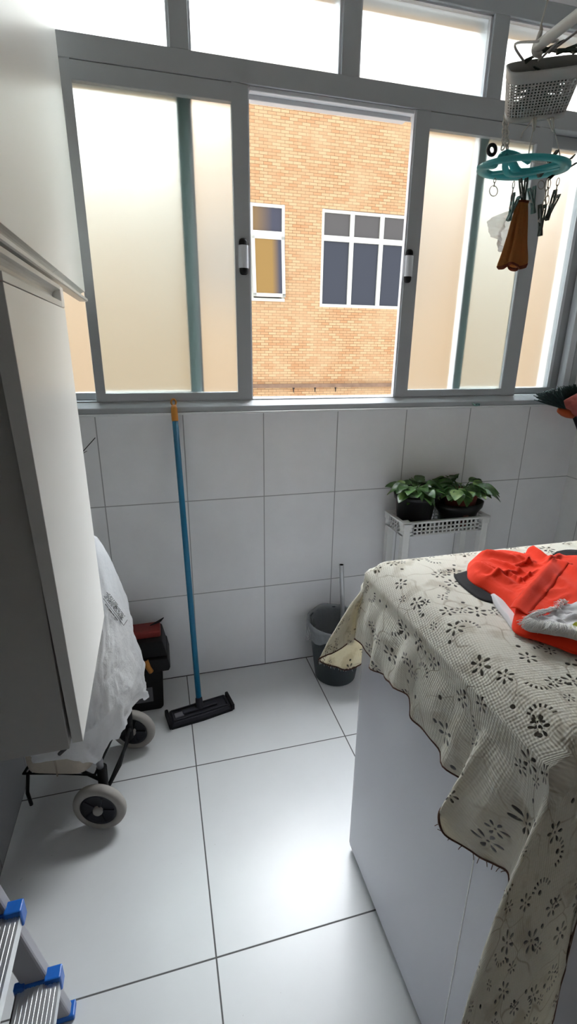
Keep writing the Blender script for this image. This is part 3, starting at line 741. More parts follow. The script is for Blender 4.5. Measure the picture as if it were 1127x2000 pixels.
potted('potted_plant', 'leafy green plant in the dark red pot sitting in a wide black saucer', 1.075, -.136, ZP, [(0, 0), (.056, 0), (.060, .004), (.078, .142), (.082, .142), (.084, .158), (.080, .160), (.076, .145), (0, .135)],
       m_potred, [(0, 0), (.070, 0), (.080, .008), (.092, .062), (.112, .088), (.116, .112), (.112, .112), (.10, .085), (.08, .05), (0, .006)], (.075, .147), 56, 11, 1.35, .05, 'potted plants on the stand')

# ------------------------------------------------------------------ washing machine
AX0, AX1, AY0, AY1, AZ = .232, .93, -1.612, -.975, .992
wm = thing('washing_machine', ((AX0 + AX1) / 2, (AY0 + AY1) / 2, 0), 'tall glossy white washing machine standing under the cream tablecloth', 'appliance')
MB().box(AX0, AX1, AY0 + .006, AY1, .014, AZ - .07).build('body', m_appl, wm, bevel=.018, seg=4)
MB().box(AX0 + .012, AX1 - .012, AY0, AY0 + .0055, .03, AZ - .10).build('front_panel', m_appl, wm, bevel=.002)
MB().box(AX0 + .010, AX1 - .010, AY0 + .012, AY1 - .012, AZ - .20, AZ).build('lid', m_appl, wm, bevel=.058, seg=6)
MB().box(AX0 - .0007, AX0 + .004, AY0 + .1135, AY0 + .1160, .03, AZ - .08).build('side_seam', m_seam, wm)
for x in (AX0 + .05, AX1 - .05):
    for y in (AY0 + .05, AY1 - .05): MB().lathe((x, y, 0), [(0, 0), (.02, 0), (.022, .006), (.014, .02), (0, .02)], 16).build('foot', m_black, wm)

# ------------------------------------------------------------------ tablecloth
CZ = AZ + .0035
Z_ = .0
def E_(x, y): return Vector((x, y, CZ))
cols = [  # edge point, hem point, outward normal, profile power
    (E_(.93, -.975), Vector((.93, -.945, .78)), (0, 1), 2), (E_(.60, -.975), Vector((.60, -.940, .77)), (0, 1), 2),
    (E_(.40, -.975), Vector((.40, -.935, .735)), (0, 1), 2), (E_(.30, -.975), onY(-.945, 694, 1302), (0, 1), 2),
    (E_(.262, -.978), onY(-.945, 655, 1302), (-.2, 1), 1.3),
    (E_(.250, -.984), onY(-.95, 622, 1288), (-.6, .8), 1.15),
    (E_(.244, -.995), onY(-.965, 652, 1272), (-.8, .5), 1.2), (E_(.240, -1.012), onX(.214, 683, 1250), (-1, .2), 1.6),
    (E_(.239, -1.035), onX(.214, 700, 1249), (-1, 0), 2), (E_(.239, -1.07), onX(.212, 716, 1278), (-1, 0), 2.6), (E_(.239, -1.13), onX(.205, 734, 1310), (-1, 0), 2.6),
    (E_(.240, -1.20), onX(.200, 784, 1352), (-1, 0), 2.6), (E_(.241, -1.28), onX(.205, 806, 1396), (-1, 0), 2.4), (E_(.242, -1.35), onX(.206, 836, 1442), (-1, 0), 2.4),
    (E_(.243, -1.415), onX(.210, 886, 1508), (-1, 0), 2), (E_(.244, -1.452), onX(.213, 906, 1548), (-1, 0), 1.7),
    (E_(.245, -1.485), onX(.162, 866, 1580), (-1, 0), 1.25), (E_(.246, -1.503), onX(.166, 874, 1628), (-1, 0), 1.4),
    (E_(.247, -1.523), onX(.188, 926, 1668), (-1, 0), 1.8), (E_(.248, -1.545), onX(.204, 962, 1690), (-1, 0), 2), (E_(.249, -1.568), onX(.214, 1002, 1722), (-1, 0), 2),
    (E_(.251, -1.588), Vector((.205, -1.618, .66)), (-1, -.2), 1.7),
    (E_(.258, -1.602), Vector((.112, -1.655, .37)), (-.8, -.55), 3.1),
    (E_(.275, -1.612), Vector((.195, -1.690, .36)), (-.4, -.9), 2.0), (E_(.292, -1.618), Vector((.262, -1.672, .47)), (-.2, -1), 1.6),
    (E_(.315, -1.62), Vector((.284, -1.655, .74)), (0, -1), 1.6), (E_(.40, -1.62), Vector((.40, -1.648, .80)), (0, -1), 2),
    (E_(.93, -1.62), Vector((.93, -1.648, .79)), (0, -1), 2)]
NS = 9
Es = catmull([c[0] for c in cols], NS); Hs = catmull([c[1] for c in cols], NS)
ns = catmull([Vector((c[2][0], c[2][1], 0)) for c in cols], NS); qs = catmull([Vector((c[3], 0, 0)) for c in cols], NS)
RB = .045
NR = 40
rows = []; uvr = []
for i, (e, h, n, q) in enumerate(zip(Es, Hs, ns, qs)):
    n = n.normalized(); q = q.x; col_ = []; uv_ = []
    start = Vector((max(AX0 + .052, min(e.x, AX1)), max(AY0 + .04, min(AY1 - .050, e.y)), CZ))
    col_.append(start.copy()); uv_.append((start.x, start.y))
    path = [(0, start)]
    hv = Vector((h.x - e.x, h.y - e.y, 0))
    drop = CZ - h.z
    for k in range(1, NR + 1):
        t = k / NR
        if t < .14:
            a = t / .14 * PI / 2; p = start + (Vector((e.x, e.y, CZ)) - start) * math.sin(a); p.z = CZ - .045 * (1 - math.cos(a))
            p += hv * (1 - (1 - 0) ** q) * 0
        else:
            tt = (t - .14) / .86; hz = 1 - (1 - tt) ** q
            p = Vector((e.x, e.y, 0)) + hv * hz; p.z = (CZ - .045) - (drop - .045) * tt
        wv = .0035 * nz((p.x * 1, p.y, p.z), 14, 3) + (.0065 * math.sin(p.y * 62 + 2 * p.z * 9) + .004 * math.sin(p.y * 101 + 1)) * max(0, t - .14) * (1.0 if abs(n.x) > .8 else .3) + .0018 * nz((p.x, p.y, p.z), 38, 5)
        if t > .05: p += n * wv * min(1, t * 4)
        # keep it off the machine
        if p.z < AZ and AX0 - .006 < p.x < AX1 and AY0 - .006 < p.y < AY1 + .006 and t > .1:
            if abs(n.x) > abs(n.y): p.x = AX0 - .006
            elif n.y > 0: p.y = AY1 + .006
            else: p.y = AY0 - .006
        col_.append(p)
    ln = 0
    for k in range(1, len(col_)):
        ln += (col_[k] - col_[k - 1]).length
        uv_.append((start.x + n.x * ln, start.y + n.y * ln))
    rows.append(col_); uvr.append(uv_)
# light lengthwise pre-smoothing of uv spread at the corners is left as the cloth's own stretch
cl = MB(); cl.grid(rows, False)
me = bpy.data.meshes.new('tablecloth')
nC = len(rows); nK = len(rows[0]); vs = [p for r in rows for p in r]; uvs = [u for r in uvr for u in r]; fs = []
for i in range(nC - 1):
    for k in range(nK - 1): fs.append((i * nK + k, i * nK + k + 1, (i + 1) * nK + k + 1, (i + 1) * nK + k))
# top: rows running from the left edge to the hidden right edge, wavering slightly
fs.append(tuple(i * nK for i in range(nC)))
me.from_pydata(vs, [], fs); me.materials.append(m_cloth)
ul = me.uv_layers.new(name='UVMap')
for poly in me.polygons:
    poly.use_smooth = True
    for li in poly.loop_indices: ul.data[li].uv = uvs[me.loops[li].vertex_index]
cloth = bpy.data.objects.new('tablecloth', me); COL.objects.link(cloth)
q = cloth.modifiers.new('solid', 'SOLIDIFY'); q.thickness = .0016; q.offset = 0
tag(cloth, 'cream eyelet tablecloth with dark cut-out flowers draped over the washing machine', 'tablecloth')
hm = MB(); hm.tube([r[-1] for r in rows], .0023, 6)
rh = random.Random(9)
for i in list(range(12, 50, 3)) + list(range(140, 200, 3)):
    p = rows[i][-1]; d = Vector((rh.uniform(-1, 0.2), rh.uniform(-.6, .6), rh.uniform(-1, .1))).normalized()
    hm.tube([p, p + d * .006, p + d * .009 + Vector((0, 0, -.004)) * rh.random()], .0006, 4)
hm.build('hem_stitching', m_brownhem, cloth)
th_ = MB()
for i in range(8, 50):
    for _ in range(2):
        p = rows[i][-1]; l = rh.uniform(.002, .009)
        th_.tube([p, p + Vector((rh.uniform(-.003, .003), rh.uniform(-.003, .003), -l))], .0004, 4)
th_.build('fringe_threads', m_white_thread, cloth)['kind'] = 'stuff'

# ------------------------------------------------------------------ laundry on top
TZ = CZ + .0015
def sheet(px, z, hfun, nr=26, nsub=6, zc=None, under=0.0):
    P = [onZ(z, u, v) for u, v in px]; P.append(P[0])
    B = catmull(P, nsub)[:-1]; c = sum(B, Vector()) / len(B)
    if zc is not None: c = onZ(z, *zc)
    mb = MB(); rows = []
    for i in range(nr + 1):
        r = 1 - i / nr; rw = []
        for b in B:
            p = c + (b - c) * r; p.z = z + hfun(p.x, p.y, 1 - r); rw.append(p)
        rows.append(rw)
    mb.grid(rows, True); return mb, B, c
def ridge(x, y, a, b, w, h):                    # a soft crease running from a to b
    a = Vector((a[0], a[1])); b = Vector((b[0], b[1])); p = Vector((x, y)); d = b - a
    t = max(0, min(1, (p - a).dot(d) / d.length_squared)); q = (p - a - d * t).length
    k = max(0, 1 - q / (1.7 * w)); return h * (.55 * k ** 1.4 + .45 * math.exp(-(q / w) ** 2)) * (1 - .5 * abs(2 * t - 1) ** 3)
def zxy(u, v, z=TZ): p = onZ(z, u, v); return (p.x, p.y)
blk_px = [(886, 1124), (900, 1119), (940, 1118), (1020, 1100), (1080, 1090), (1098, 1075), (1135, 1075), (1180, 1085), (1180, 1180), (1080, 1200), (1000, 1188), (968, 1180), (935, 1170), (905, 1148), (890, 1132)]
mb, B, c = sheet(blk_px, TZ, lambda x, y, s: min(1, s * 8) * (.006 + .003 * nz((x, y, 0), 25)))
tag(mb.build('black_garment', m_blackmat, solid=.001), 'black folded garment lying under the red shirt on the tablecloth', 'clothing')
wh_px = [(955, 1165), (985, 1160), (1030, 1180), (1060, 1210), (1030, 1238), (1000, 1228), (988, 1212), (972, 1192)]
mb, B, c = sheet(wh_px, TZ, lambda x, y, s: min(1, s * 8) * (.010 + .002 * nz((x, y, 0), 30, 2)))
tag(mb.build('white_garment', m_whitecloth, solid=.001), 'white garment with only its edge showing from under the red shirt', 'clothing')
red_px = [(912, 1115), (916, 1100), (932, 1088), (960, 1082), (1000, 1084), (1022, 1088), (1030, 1083), (1048, 1084), (1062, 1092), (1100, 1092), (1150, 1092), (1200, 1110), (1215, 1200), (1190, 1285), (1128, 1279), (1085, 1264), (1050, 1252), (1018, 1243), (1003, 1233), (1000, 1222), (1004, 1207), (994, 1191), (972, 1170), (945, 1152), (925, 1142), (914, 1130)]
R1 = [(zxy(930, 1098), zxy(1010, 1118), .012, .016), (zxy(1022, 1086), zxy(1062, 1115), .012, .020), (zxy(1075, 1120), zxy(1000, 1215), .013, .017),
      (zxy(915, 1118), zxy(990, 1160), .010, .017), (zxy(950, 1150), zxy(1010, 1140), .006, .012), (zxy(960, 1115), zxy(1030, 1150), .0055, .013),
      (zxy(985, 1105), zxy(1050, 1130), .005, .013), (zxy(1090, 1120), zxy(1140, 1150), .009, .013), (zxy(1060, 1180), zxy(1140, 1170), .006, .006),
      (zxy(940, 1086), zxy(1005, 1090), .010, .020), (zxy(1030, 1084), zxy(1058, 1094), .011, .018), (zxy(1040, 1250), zxy(1127, 1270), .012, .012),
      (zxy(1095, 1100), zxy(1060, 1125), .006, .012), (zxy(945, 1165), zxy(990, 1200), .010, .009), (zxy(1000, 1128), zxy(1040, 1118), .004, .010),
      (zxy(990, 1145), zxy(1020, 1165), .004, .009), (zxy(1010, 1160), zxy(1045, 1140), .0045, .010), (zxy(935, 1120), zxy(975, 1140), .0045, .010),
      (zxy(1080, 1150), zxy(1130, 1185), .006, .008), (zxy(1070, 1200), zxy(1110, 1185), .005, .007)]
def redh(x, y, s):
    e = 1 - (1 - min(1, s * 4.5)) ** 2
    h = .014 + sum(ridge(x, y, *r) for r in R1) * .85 + .004 * nz((x, y, 0), 22, 4) + .0028 * abs(nz((x + .3 * y, y * 2, 0), 45, 6))
    return .006 * min(1, s * 10) + e * max(h, .01)
mb, RB_, rc = sheet(red_px, TZ + .006, redh, 46, 7)
red = tag(mb.build('red_shirt', m_red, solid=.0012), 'bright red crumpled shirt heaped on the cream tablecloth', 'clothing')
def ribbon(pts, wd, z0, hf, lift):
    mbx = MB(); n = 24; P = catmull([Vector((p[0], p[1], 0)) for p in pts], 10); rws = []
    for i, p in enumerate(P):
        d = (P[min(i + 1, len(P) - 1)] - P[max(i - 1, 0)]).normalized(); s = Vector((-d.y, d.x, 0)); rw = []
        for k in range(7):
            o = (k / 6 - .5) * wd; qq = p + s * o
            rw.append(Vector((qq.x, qq.y, z0 + hf(qq.x, qq.y) + lift * (1 - abs(k / 6 - .5) * 1.6))))
        rws.append(rw)
    mbx.grid(rws, False); return mbx
rib = ribbon([zxy(1100, 1118), zxy(1082, 1130), zxy(1060, 1160), zxy(1030, 1195), zxy(1008, 1222)], .034, TZ + .006, lambda x, y: redh(x, y, .5), .005)
rib.build('shirt_hem', m_red, red, solid=.001)
fr_px = [(1020, 1236), (1036, 1222), (1060, 1214), (1082, 1206), (1100, 1194), (1135, 1190), (1180, 1200), (1185, 1270), (1150, 1268), (1110, 1258), (1075, 1252), (1048, 1246), (1030, 1242)]
def frh(x, y, s): return redh(x, y, .4) * .45 + min(1, s * 5) * (.010 + .012 * abs(nz((x, y, 0), 34, 8)) + .006 * nz((x, y, 0), 70, 2))
mb, B, c = sheet(fr_px, TZ + .012, frh, 24, 6)
fro = tag(mb.build('frayed_white_cloth', m_whitecloth, solid=.001), 'frayed white cloth with a yellow-green patch lying on the red shirt', 'clothing')
fb = MB()
for b in B:
    if b.x > c.x + .06: continue
    for _ in range(7):
        d = (b - c); d.z = 0; d.normalize(); s = Vector((-d.y, d.x, 0)); a = b + s * rh.uniform(-.006, .006) - d * .012; a.z = TZ + .02 + redh(b.x, b.y, .4) * .45
        l = rh.uniform(.008, .024)
        fb.tube([a + Vector((0, 0, .012)), a + d * l * .6 + s * rh.uniform(-.004, .004) + Vector((0, 0, .008)), a + d * l + s * rh.uniform(-.008, .008) - Vector((0, 0, .0))], .0006, 4)
fb.build('fringe', m_white_thread, fro)
yp = [(1106, 1246), (1114, 1240), (1130, 1236), (1170, 1240), (1170, 1262), (1130, 1258), (1112, 1252)]
mb, B2, c2 = sheet(yp, TZ + .0145, lambda x, y, s: frh(x, y, .5), 10, 5)
mb.build('yellow_print', m_yellow, fro)

# ------------------------------------------------------------------ drying rack, basket and peg hanger above the machine
YH = -1.0
rk = thing('ceiling_drying_rack', (.502, -1.7, 2.78), 'white ceiling clothes drying rack with a rod hung on cords', 'drying rack')
re_ = onY(YH, 1047, 93)
MB().tube([re_, Vector((re_.x, -1.9, re_.z))], .0095, 14).build('rod', m_whiteplastic, rk)
w2_ = onY(YH, 1072, 103)
g = MB(); g.tube([w2_, Vector((w2_.x, -1.9, w2_.z))], .0022, 8); w3 = onY(YH, 1119, 105); g.tube([w3, Vector((w3.x, -1.9, w3.z))], .002, 8)
g.build('line_wire', m_steelgrey, rk)
g = MB(); t0 = onY(YH, 1057, 48); g.tube([onY(YH, 1052, 78), onY(YH, 1057, 48), onY(YH, 1070, 0), Vector((.545, YH, 2.795))], .0016, 6)
g.tube([onY(YH, 1056, 70), onY(YH, 1059, 58), t0], .0018, 6)
g.build('cord', m_rope, rk)
MB().tube([Vector((re_.x, -1.75, re_.z)), Vector((re_.x, -1.75, 2.795))], .0016, 6).build('cord', m_rope, rk)
g = MB(); g.tube(catmull([onY(YH, 1056, 62), onY(YH, 1050, 80), onY(YH, 1044, 94), onY(YH, 1046, 104), onY(YH, 1056, 107)], 6), [.0042] * 8 + [.0055] * 17, 12)
g.build('rod_end_hook', m_whiteplastic, rk)
g = MB(); g.box(.44, .60, -1.06, -.94, 2.775, 2.80); g.build('ceiling_plate', m_whiteplastic, rk, bevel=.004)

# lattice basket
bm_ = onY(YH, 1066, 124)
bx_r = Vector((math.cos(math.radians(24)), -math.sin(math.radians(24)), .05)).normalized()
upv = Vector((-.05, -.61, .78)); upv = (upv - bx_r * upv.dot(bx_r)).normalized(); bx_b = upv.cross(bx_r).normalized()
bkt = thing('lattice_basket', bm_ - upv * .1, 'small white lattice basket of clothespins hanging from the drying rack rod', 'basket')
BW, BD, BH = .069, .036, .082
def rrect(s, hw, hd, ex=.42):
    th = 2 * PI * s; return math.copysign(abs(math.cos(th)) ** ex, math.cos(th)) * hw, math.copysign(abs(math.sin(th)) ** ex, math.sin(th)) * hd
# arc-length resample
def ring(hw, hd, n):
    pts = [rrect(i / 720, hw, hd) for i in range(721)]; ls = [0]
    for i in range(720): ls.append(ls[-1] + math.hypot(pts[i + 1][0] - pts[i][0], pts[i + 1][1] - pts[i][1]))
    out = []; j = 0
    for k in range(n):
        t = ls[-1] * k / n
        while ls[j + 1] < t: j += 1
        f_ = (t - ls[j]) / max(1e-9, ls[j + 1] - ls[j]); out.append((pts[j][0] + (pts[j + 1][0] - pts[j][0]) * f_, pts[j][1] + (pts[j + 1][1] - pts[j][1]) * f_))
    return out
NP, NV = 56, 12
zf = []
for v_i in range(NV): zf += [.10 + .68 * (v_i + a) / NV for a in (0.0, .20, .80)]
zf += [.78]
cn = NP * 3
def bp(k, t):
    hw = BW * (.80 + .20 * t); hd = BD * (.80 + .20 * t)
    i = k // 3; fr_ = (0, .22, .78)[k % 3]
    a = rg_cache[0][i]; b = rg_cache[0][(i + 1) % NP]
    x = (a[0] + (b[0] - a[0]) * fr_) * hw / BW; y = (a[1] + (b[1] - a[1]) * fr_) * hd / BD
    return bm_ + bx_r * x + bx_b * y + upv * ((t - 1) * BH)
rg_cache = [ring(BW, BD, NP)]
vs = [bp(k, t) for t in zf for k in range(cn)]; fs = []
for i in range(len(zf) - 1):
    for k in range(cn):
        if i % 3 == 1 and k % 3 == 1: continue
        fs.append((i * cn + k, i * cn + (k + 1) % cn, (i + 1) * cn + (k + 1) % cn, (i + 1) * cn + k))
g = MB(); g.add(vs, fs, 0, True)
g.build('lattice_wall', m_basket, bkt, solid=.0016)
g = MB()
top = [[bp(k, t) for k in range(0, cn, 3)] for t in (.775, .98, 1.0)]; g.grid(top, True)
g.build('rim', m_basket, bkt, solid=.003)
g = MB(); bt = [[bp(k, t) for k in range(0, cn, 3)] for t in (.105, .03, 0.0)]; g.grid(bt, True)
cb_ = sum(bt[-1], Vector()) / NP; g.add(bt[-1] + [cb_], [(i, (i + 1) % NP, NP) for i in range(NP)], 0)
g.build('base', m_basket, bkt, solid=.002)
g = MB(); rc_ = Vector((re_.x + .005, YH - .02, re_.z))
g.tube(catmull([bm_ - bx_r * .035 + bx_b * .036, bm_ - bx_r * .03 + bx_b * .02 + upv * .03 - bx_r * .03, rc_ + Vector((-.012, 0, .0)), rc_ + Vector((0, 0, .013)), rc_ + Vector((.012, 0, .002)), bm_ + upv * .03 + bx_r * .012, bm_ + upv * .0 - bx_r * .01 + bx_b * .02], 6), .0022, 8)
g.build('hanging_hook', m_whiteplastic, bkt)

# clothespin prototype (jaws along -Z, finger ends along +Z)
def make_peg(name, label, mat, spread=.16, group=None, length=.030):
    t = thing(name, (0, 0, 0), label, 'clothespin', group)
    for sg in (-1, 1):
        g = MB(); A = Matrix.Rotation(sg * spread, 3, 'Y')
        for pts in (((-.0042, 0), (-.0035, 0)),): pass
        hw_ = .0042
        outline = [(.0008, -length * .95), (.0030, -length), (.0044, -length * .6), (.0044, 0), (.0052, length * .5), (.0046, length), (.0026, length), (.0018, length * .4), (.0008, 0)]
        n = len(outline)
        for y0, y1 in ((-hw_, -hw_ * .45), (hw_ * .45, hw_)):
            vs = [A @ Vector((sg * x, y, z)) for y in (y0, y1) for x, z in outline]
            g.add(vs, [(i, (i + 1) % n, n + (i + 1) % n, n + i) for i in range(n)] + [tuple(range(n))[::-1], tuple(range(n, 2 * n))])
        for z0, z1 in ((-length, -length * .35), (length * .75, length)):
            vs = [A @ Vector((sg * x, y, z)) for y in (-hw_, hw_) for x, z in ((.0012, z0), (.0040, z0), (.0046, z1), (.0026, z1))]
            g.add(vs, [(0, 1, 5, 4), (1, 2, 6, 5), (2, 3, 7, 6), (3, 0, 4, 7), (3, 2, 1, 0), (4, 5, 6, 7)])
        g.build('jaw', mat, t)
    g = MB(); g.tube([Vector((.0045 * math.cos(a), 0, .0045 * math.sin(a))) + Vector((0, .0035 * (k / 20 - .5), 0)) for k, a in enumerate([2 * PI * 3 * k / 40 for k in range(41)])], .0008, 5)
    g.build('spring', m_spring, t)
    return t
def place(o, loc, rot, label=None):
    o.location = loc; o.rotation_euler = rot
    if label: o['label'] = label
peg0 = make_peg('clothespin', 'dark green clothespin clipped on the basket rim beside the rod hook', m_peg)
GP = 'loose clothespins in the basket'
pin = random.Random(21)
place(peg0, bm_ + upv * .014 + bx_r * .014 + bx_b * .032, (.2, 1.25, .4))
pg = copy_tree(peg0); place(pg, bm_ + upv * .012 + bx_r * .05 + bx_b * .02, (.1, 1.45, -.3), 'dark green clothespin lying across the basket rim on its raised side')
pg = copy_tree(peg0); place(pg, bm_ + upv * .012 - bx_r * .006 + bx_b * .03, (.9, .9, .3), 'dark green clothespin tilted under the rod hook in the basket')
for k in range(24):
    pg = copy_tree(peg0); pg['label'] = 'dark green clothespin heaped inside the white lattice basket'; pg['group'] = GP
    pg.location = bm_ + upv * (-.066 + .048 * pin.random()) + bx_r * pin.uniform(-.026, .030) + bx_b * pin.uniform(-.009, .009)
    a_ = pin.uniform(-.35, .35) + (PI if pin.random() < .5 else 0); zx = (bx_r * math.cos(a_) + upv * math.sin(a_)).normalized(); yx = bx_b
    pg.rotation_euler = Matrix((yx.cross(zx), yx, zx)).transposed().to_euler()

# oval peg hanger
hcn = onY(YH, 1021, 327)
ph = thing('peg_hanger', hcn, 'translucent teal ring clothes hanger on chains below the lattice basket', 'hanger')
HR = .084
def ringpt(th, r=HR): return hcn + Vector((r * math.cos(th), r * math.sin(th), .09 * r * math.sin(th)))
g = MB(); rows = []
sec = [(-.009, -.004), (.009, -.006), (.011, -.003), (.010, .003), (.0, .006), (-.009, .004)]
for k in range(72):
    th = 2 * PI * k / 72; rows.append([ringpt(th, HR - .006 + a) + Vector((0, 0, b)) for a, b in sec])
rows.append(rows[0]); g.grid(list(map(list, zip(*rows))) + [[r[0] for r in rows]])
g.build('ring', m_teal, ph)
def slab(path, wd, th, name, up=Vector((0, 0, 1))):
    P = catmull(path, 8); g = MB(); rws = []
    for i, p in enumerate(P):
        d = (P[min(i + 1, len(P) - 1)] - P[max(i - 1, 0)]).normalized(); s = d.cross(up).normalized(); u = s.cross(d)
        w_ = wd[0] + (wd[1] - wd[0]) * i / (len(P) - 1)
        rws.append([p + s * w_ * a + u * th * b for a, b in ((-1, -1), (1, -1), (1, 1), (-1, 1))])
    g.grid(rws, True); g.add(rws[0], [(3, 2, 1, 0)]); g.add(rws[-1], [(0, 1, 2, 3)]); g.build(name, m_teal, ph, bevel=.001)
hook_pt = onY(YH - .02, 985, 297)
slab([ringpt(2.75), onY(YH - .01, 962, 325), onY(YH - .02, 975, 308), hook_pt], (.008, .007), .003, 'arm')
slab([hook_pt, onY(YH - .01, 1000, 318), onY(YH, 1020, 335), ringpt(-.9, .077)], (.007, .009), .003, 'arm')
slab([hook_pt, onY(YH - .02, 1010, 303), onY(YH - .02, 1034, 318)], (.008, .004), .003, 'arm')
slab([ringpt(2.0, .077), onY(YH + .01, 1030, 332), ringpt(.25, .077)], (.004, .007), .0025, 'arm')
slab([ringpt(3.6, .077), onY(YH, 1000, 342), ringpt(-.5, .077)], (.005, .008), .0025, 'arm')
def chain(p0, p1, name, mat, parent, r=.0045, w_=.0009, long=1.8):
    p0 = Vector(p0); p1 = Vector(p1); d = p1 - p0; Ln = d.length; d.normalize(); n = max(2, round(Ln / (r * long * 1.55)))
    a = d.orthogonal().normalized(); b = d.cross(a); g = MB()
    for k in range(n):
        c = p0 + d * Ln * (k + .5) / n; s = a if k % 2 else b; hl = Ln / n * .62
        g.tube([c + d * hl * math.cos(t) + s * r * .55 * math.sin(t) for t in [2 * PI * q / 14 for q in range(14)]], w_, 6, True)
    return g.build(name, mat, parent)
chain(bp(25 * 3, 0) , hook_pt + Vector((-.004, 0, .004)), 'hanging_chain', m_rope, ph, .007, .0013)
chain(bp(27 * 3, 0) + Vector((.004, 0, 0)), hook_pt + Vector((.006, 0, .004)), 'hanging_chain', m_rope, ph, .007, .0013)
def cordp(pts, name, r=.0011): MB().tube(catmull(pts, 6), r, 6).build(name, m_rope, ph)
k1 = onY(YH, 1044, 230); cordp([bp(40 * 3, 0), k1, onY(YH, 1041, 255), onY(YH, 1034, 310), ringpt(-1.2, .05)], 'cord')
cordp([k1 + Vector((0, 0, .004)), onY(YH, 1030, 248), onY(YH, 1021, 258), onY(YH, 1018, 270)], 'cord_tail')
g = MB(); g.tube(catmull([bp(40 * 3, 0), k1 + Vector((.004, 0, 0)), onY(YH, 1043, 255), k1 + Vector((-.004, 0, -.004)), bp(41 * 3, 0)], 6), .0017, 6); g.build('knot', m_rope, ph)
k2 = onY(YH, 1077, 232); cordp([bp(47 * 3, 0), k2, onY(YH, 1082, 252), onY(YH, 1090, 285), onY(YH, 1098, 325)], 'cord')
g = MB(); g.tube(catmull([bp(47 * 3, 0), k2 + Vector((.005, 0, 0)), onY(YH, 1080, 255), k2 + Vector((-.005, 0, -.004)), bp(46 * 3, 0)], 6), .0017, 6); g.build('knot', m_rope, ph)
# small ring hook, short chains
def loop(c, r, name, wv=.0008, n=Vector((0, -1, .1))):
    n = n.normalized(); a = n.orthogonal().normalized(); b = n.cross(a)
    MB().tube([c + a * r * math.cos(t) + b * r * math.sin(t) for t in [2 * PI * q / 20 for q in range(20)]], wv, 6, True).build(name, m_chain, ph)
chain(onY(YH, 967, 349), onY(YH, 965, 364), 'short_chain', m_chain, ph, .004, .0007); loop(onY(YH, 964, 373), .0095, 'ring_hook')
chain(onY(YH, 1004, 355), onY(YH, 999, 392), 'short_chain', m_chain, ph, .0035, .0008)
chain(onY(YH, 1069, 352), onY(YH, 1062, 410), 'short_chain', m_chain, ph, .006, .0008)
chain(onY(YH, 1073, 352), onY(YH, 1068, 398), 'short_chain', m_chain, ph, .006, .0008)
chain(onY(YH, 1091, 349), onY(YH, 1083, 388), 'short_chain', m_chain, ph, .005, .0008)
loop(onY(YH, 1057, 361), .008, 'ring_hook')
def peg_at(u, v, rot, label, src=peg0, dy=0, mat=None):
    p = copy_tree(src); p.location = onY(YH + dy, u, v); p.rotation_euler = rot; p['label'] = label
    if 'group' in p: del p['group']
    return p
pegt = make_peg('clothespin', 'grey-teal clothespin on a chain gripping the white rag', m_pegteal, .2, None, .026)
place(pegt, onY(YH, 1001, 405), (0, .25, .15))
peg_at(1022, 380, (0, -.2, .1), 'dark grey clothespin gripping the top of the brown cloth')
peg_at(1057, 430, (0, -.12, .2), 'dark green clothespin spread open at the end of the longest chain')
peg_at(1078, 402, (0, .40, .3), 'dark green clothespin at the end of the shorter chain near the ring edge')
peg_at(1072, 322, (.2, .75, .3), 'dark clothespin standing on the teal ring, nearer the hanging cord knot')
peg_at(1098, 330, (.2, .95, -.3), 'dark clothespin standing on the outer edge of the teal ring')
pt_ = copy_tree(pegt); place(pt_, onY(YH + .03, 1040, 391), (0, -.35, .2), 'small teal clothespin behind the brown cloth')
g = MB(); sc_ = onY(YH, 962, 292); g.tube([sc_ + Vector((.0085 * math.cos(a), .002, .0085 * math.sin(a))) for a in [2 * PI * k / 20 for k in range(20)]], .0036, 8, True)
g.build('hook_clip', m_dark, ph)

# brown cloth and white rag
def drape(px_l, px_r, y0, depth, nfold, seed, mat, name, label, cat, cuff=None):
    mb = MB(); rows = []; NQ = 60; ctr = []
    for i, (l, r) in enumerate(zip(px_l, px_r)):
        ctr.append((onY(y0, *l), onY(y0, *r)))
    LP = catmull([c[0] for c in ctr], 5); RP = catmull([c[1] for c in ctr], 5); n = len(LP)
    for i in range(n):
        t = i / (n - 1); rw = []
        c = (LP[i] + RP[i]) / 2; hv = (RP[i] - LP[i]) / 2
        for j in range(NQ):
            th = 2 * PI * j / NQ; f_ = 1 + .24 * math.sin(nfold * th + seed + t) * min(1, t * 2.5) + .08 * math.sin(9 * th + 2) + .05 * nz((math.cos(th), math.sin(th), t * 3), 2, seed)
            rw.append(c + hv * math.cos(th) * f_ + Vector((0, depth * (.25 + .75 * t) * math.sin(th) * f_, .004 * t * math.sin(3 * th + seed))))
        rows.append(rw)
    k = int(n * .86) if cuff else n
    mb.grid(rows[:k + 1] if cuff else rows, True)
    o = mb.build(name, mat, solid=.001, fix=False)
    tag(o, label, cat)
    if cuff:
        m2 = MB(); m2.grid([[p + (p - (sum(r, Vector()) / NQ)) * .02 for p in r] for r in rows[k:]], True); m2.build('cuff', cuff, o, solid=.0015, fix=False)
        m3 = MB(); kk = max(2, int(n * .1)); m3.grid([[p + (p - (sum(r, Vector()) / NQ)) * .03 for p in r] for r in rows[:kk + 1]], True); m3.build('neck', cuff, o, solid=.001, fix=False)
    return o
drape([(1012, 391), (1009, 402), (1003, 430), (996, 460), (988, 490), (980, 514), (983, 522)], [(1032, 392), (1029, 404), (1027, 430), (1025, 460), (1024, 490), (1023, 515), (1021, 525)], YH, .016, 4, 2, m_brown, 'brown_cloth', 'brown tapering cloth with dark hem clipped below the teal hanger', 'cloth', m_brown_cuff)
